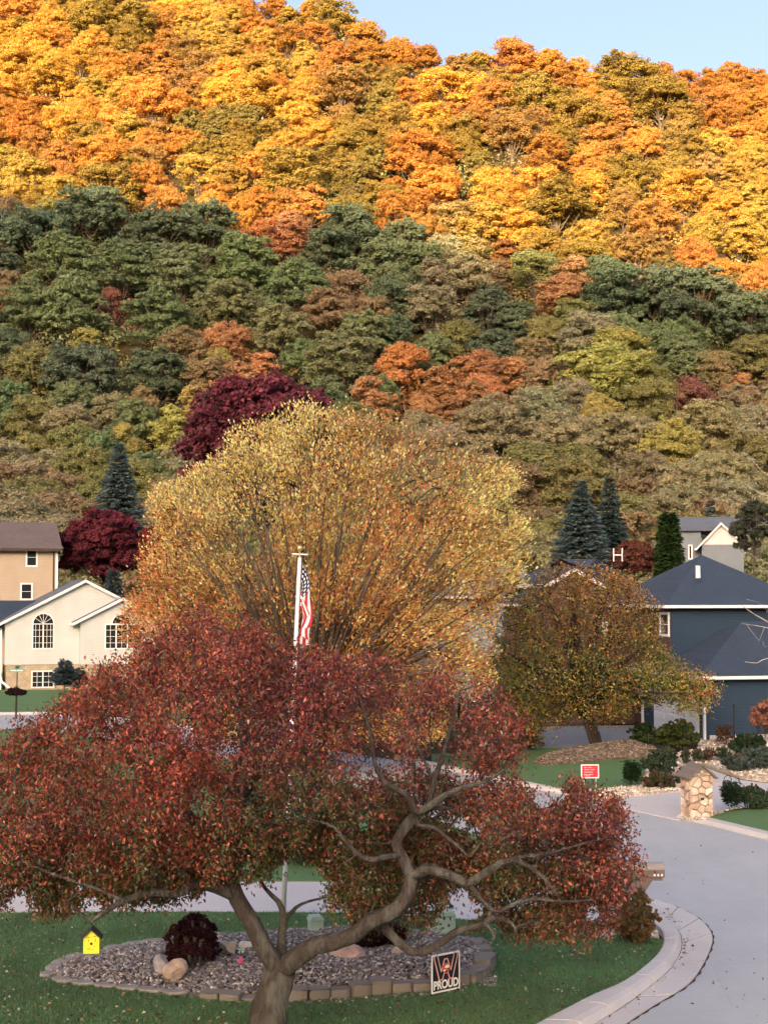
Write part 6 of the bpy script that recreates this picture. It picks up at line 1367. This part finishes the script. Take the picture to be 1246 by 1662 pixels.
m = MB(); pr2 = [(-.128, .15), (-.128, .175), (-.095, .245), (-.042, .275), (.042, .275), (.095, .245), (.128, .175), (.128, .15)]; m.add([(x0 - .01, y, zb + z) for y, z in pr2] + [(x1 + .012, y, zb + z) for y, z in pr2], [tuple(range(8)), tuple(reversed(range(8, 16)))] + [(i, (i + 1) % 8, 8 + (i + 1) % 8, 8 + i) for i in range(8)]); m.build('lid', M_mb2, mbx)
m = MB(); m.box(x1, x1 + .015, -.10, .10, zb + .01, zb + .235); m.build('door', M_mb2, mbx, bevel=.005); m = MB(); m.box(x0 + .1, x1 - .04, -.13, .13, zb - .05, zb - .005); m.build('paper_holder', M_mb, mbx)
for k in range(3): m = MB(); x = x1 - .05 - k * .07; m.box(x - .018, x + .018, -.1235, -.1205, zb + .03, zb + .075); m.build('number_mark', M_signw, mbx)
# ------------------------------------------------------------------ stone pillar with a little roof
pl = empty('stone_pillar', G(1130, 1324, -.0), R(14), 'pale fieldstone mailbox pillar with a small shingled gable roof at the curb', 'pillar'); s_ = FPX / pl.location[1]
M_mort = simple('pillar_mortar', (.30, .25, .21), .95, .1, .2, 8, .4); hw = 19 / s_; Hp = 66 / s_
m = MB(); m.box(-hw + .03, hw - .03, -hw + .03, hw - .03, -.1, Hp); m.build('core', M_mort, pl)
tone = [simple('pillar_stone', c_, .85, .25, .25, 9, .6, .015) for c_ in ((.62, .53, .45), (.52, .40, .32), (.70, .63, .56), (.40, .28, .22), (.58, .46, .36))]
g = np.random.default_rng(4)
def clip_poly(poly, n, c):
    out = []
    for a, b in zip(poly, poly[1:] + poly[:1]):
        da, db = n[0] * a[0] + n[1] * a[1] - c, n[0] * b[0] + n[1] * b[1] - c
        if da <= 0: out.append(a)
        if da * db < 0: t_ = da / (da - db); out.append((a[0] + (b[0] - a[0]) * t_, a[1] + (b[1] - a[1]) * t_))
    return out
for face in range(4):
    pts = []
    while len(pts) < 19:
        q = (g.uniform(-hw, hw), g.uniform(0, Hp))
        if all(math.hypot((q[0] - o_[0]) * 1.15, q[1] - o_[1]) > .15 for o_ in pts) or g.random() < .004: pts.append(q)
    for a in pts:
        cell = [(-hw, 0), (hw, 0), (hw, Hp), (-hw, Hp)]
        for b in pts:
            if b is a: continue
            n_ = (b[0] - a[0], b[1] - a[1]); cell = clip_poly(cell, n_, (b[0] ** 2 + b[1] ** 2 - a[0] ** 2 - a[1] ** 2) / 2)
        if len(cell) < 3: continue
        cx, cz = sum(v[0] for v in cell) / len(cell), sum(v[1] for v in cell) / len(cell)
        q = []
        for v in cell:
            dx, dz = v[0] - cx, v[1] - cz; L_ = math.hypot(dx, dz); f = max(.3, 1 - .022 / max(L_, .03)); q.append((cx + dx * f + g.normal(0, .004), cz + dz * f + g.normal(0, .004)))
        m = MB(); m.prism(q, -hw - g.uniform(.0, .045), -hw + .06); o = m.build('stone', tone[int(g.integers(5))], pl, bevel=.014); o.rotation_euler = (0, 0, face * math.pi / 2)
ap = Hp + 17 / s_; m = MB(); m.prism([(-hw, Hp + .002), (hw, Hp + .002), (0, ap - .02)], -hw, hw); m.build('gable', M_mort, pl)
for k in range(5): m = MB(); cx = (k - 2) * .1; zc = Hp + .04 + (.08 if k == 2 else 0); m.prism([(cx + .045 * math.cos(t_) * g.uniform(.8, 1.1), zc + .04 * math.sin(t_) * g.uniform(.8, 1.1)) for t_ in np.linspace(0, 6.28, 7, endpoint=False)], -hw - .02, -hw + .02); m.build('stone', tone[k % 5], pl)
M_pr = shingle('pillar_roof', (.17, .145, .14))
for sg_ in (-1, 1): m = MB(); m.plate([(sg_ * (hw + .13), -hw - .12, Hp - .06), (0, -hw - .12, ap + .02), (0, hw + .12, ap + .02), (sg_ * (hw + .13), hw + .12, Hp - .06)], .05); m.build('roof', M_pr, pl)
m = MB(); m.box(-.05, .05, -hw - .045, -hw - .03, Hp * .42, Hp * .42 + .07); m.build('plaque', M_black, pl)
# hanging lantern and shepherd hook, lamp post, pale garden statue
ln = empty('garden_lantern', G(1180, 1304, 0), 0, 'small black lantern on a shepherd hook beside the cone evergreen', 'lantern'); m = MB(); m.tube([(.12, 0, -.1), (.12, 0, .75), (.06, 0, .86), (-.06, 0, .84), (-.11, 0, .74)], .012, 6); m.build('hook', M_black, ln)
m = MB(); m.box(-.15, -.07, -.04, .04, .52, .66); m.tube([(-.11, 0, .66), (-.11, 0, .72)], [.06, .01], 8); m.build('lamp', M_black, ln)
lp = empty('lamp_post', G(1191, 1212, 0), 0, 'thin black garden post against the navy wall', 'post'); m = MB(); m.tube([(0, 0, -.1), (0, 0, 1.7)], .035, 8); m.build('pole', M_black, lp)
m = MB(); m.tube([(0, 0, 1.7), (0, 0, 1.78), (0, 0, 1.8)], [.06, .06, .01], 8); m.build('finial', M_black, lp)
st = empty('garden_statue', G(1248, 1245, 0), 0, 'white garden figure partly hidden at the junipers by the driveway', 'statue'); m = MB(); m.tube([(0, 0, -.05), (0, 0, .1), (0, 0, .45), (0, 0, .62), (0, 0, .7), (0, 0, .8), (0, 0, .9), (0, 0, .95)], [.13, .12, .09, .12, .05, .08, .07, .01], 12); m.build('body', M_signw, st, smooth=True)
# ------------------------------------------------------------------ grass blades and fallen leaves on the near lawn
g = np.random.default_rng(9); poly = np.array(l1); pt = []
while sum(map(len, pt)) < 150000:
    q = np.stack([g.uniform(-9, 6.5, 60000), 21 + 12 * g.random(60000) ** 1.4], 1); q = q[in_poly(q, poly) & ~in_poly(q, bpoly)]; pp_ = proj(np.c_[q, np.zeros(len(q))]); q = q[(pp_[:, 0] > -60) & (pp_[:, 0] < 1300) & (pp_[:, 1] < 1700)]; pt.append(q)
pt = np.vstack(pt); n = len(pt); hgt = g.uniform(.025, .06, n); an = g.uniform(0, 6.28, n); w = .006; dx = np.c_[np.cos(an), np.sin(an)] * w; ln_ = g.normal(0, .018, (n, 2))
V = np.stack([np.c_[pt - dx, np.full(n, -.002)], np.c_[pt + dx, np.full(n, -.002)], np.c_[pt + ln_, hgt]], 1).reshape(-1, 3)
base = np.array([(.07, .15, .065), (.11, .22, .09), (.15, .25, .11), (.085, .18, .08)])[g.integers(0, 4, n)] * (1 + .2 * vnoise(np.c_[pt, np.zeros(n)], .9, 3) + .12 * vnoise(np.c_[pt, np.zeros(n)], 3.5, 4))[:, None] * g.uniform(.7, 1.3, (n, 1))
o = mobj('grass', fastmesh('grass', V, np.arange(3 * n).reshape(-1, 3), [M_leaf], tint=np.repeat(base, 3, 0))); tag(o, 'short green mown grass blades on the lawn', 'grass', kind='stuff')
n = 900; q = []; g2 = np.random.default_rng(12)
for d_ in g2.uniform(0, dist[-1], 90):
    r_ = at(d_); f_ = min(1.0, abs(g2.normal(0, .25))); w_ = r_[2:4] * (1 - f_) + r_[4:6] * f_; q.append((*w_, -.075))
for a_, b_ in zip(g2.uniform(1040, 1246, 40), g2.uniform(1340, 1660, 40)): q.append(tuple(G(a_, b_, -.09)))
for a_, b_ in zip(g2.uniform(850, 1100, 40), g2.uniform(1230, 1275, 40)): q.append(tuple(G(a_, b_, .02)))
while len(q) < n:
    a, b = g.uniform(0, 1070), 1484 + 180 * g.random() ; p_ = G(a, b, 0)[:2][None]
    if in_poly(p_, poly)[0] and not in_poly(p_, bpoly)[0]: q.append(G(a, b, .045 + g.uniform(0, .02)))
q = np.array(q); N = np.array([0, 0, 1.]) + g.normal(0, .5, (n, 3)); L = g.uniform(.04, .085, n); V, F = leaf_np(q, rdir(n, g) * [1, 1, .3], N, L, L * .6, .3)
pal = np.array([lin('#b9a98c'), lin('#c9bfa6'), lin('#7a4a30'), lin('#9a6a3a'), lin('#5a3020')]); o = mobj('fallen_leaves', fastmesh('fallen_leaves', V, F, [M_leaf], tint=np.repeat(pal[g.integers(0, 5, n)], 4, 0))); tag(o, 'scattered fallen leaves lying on the near lawn', 'leaves', kind='stuff')
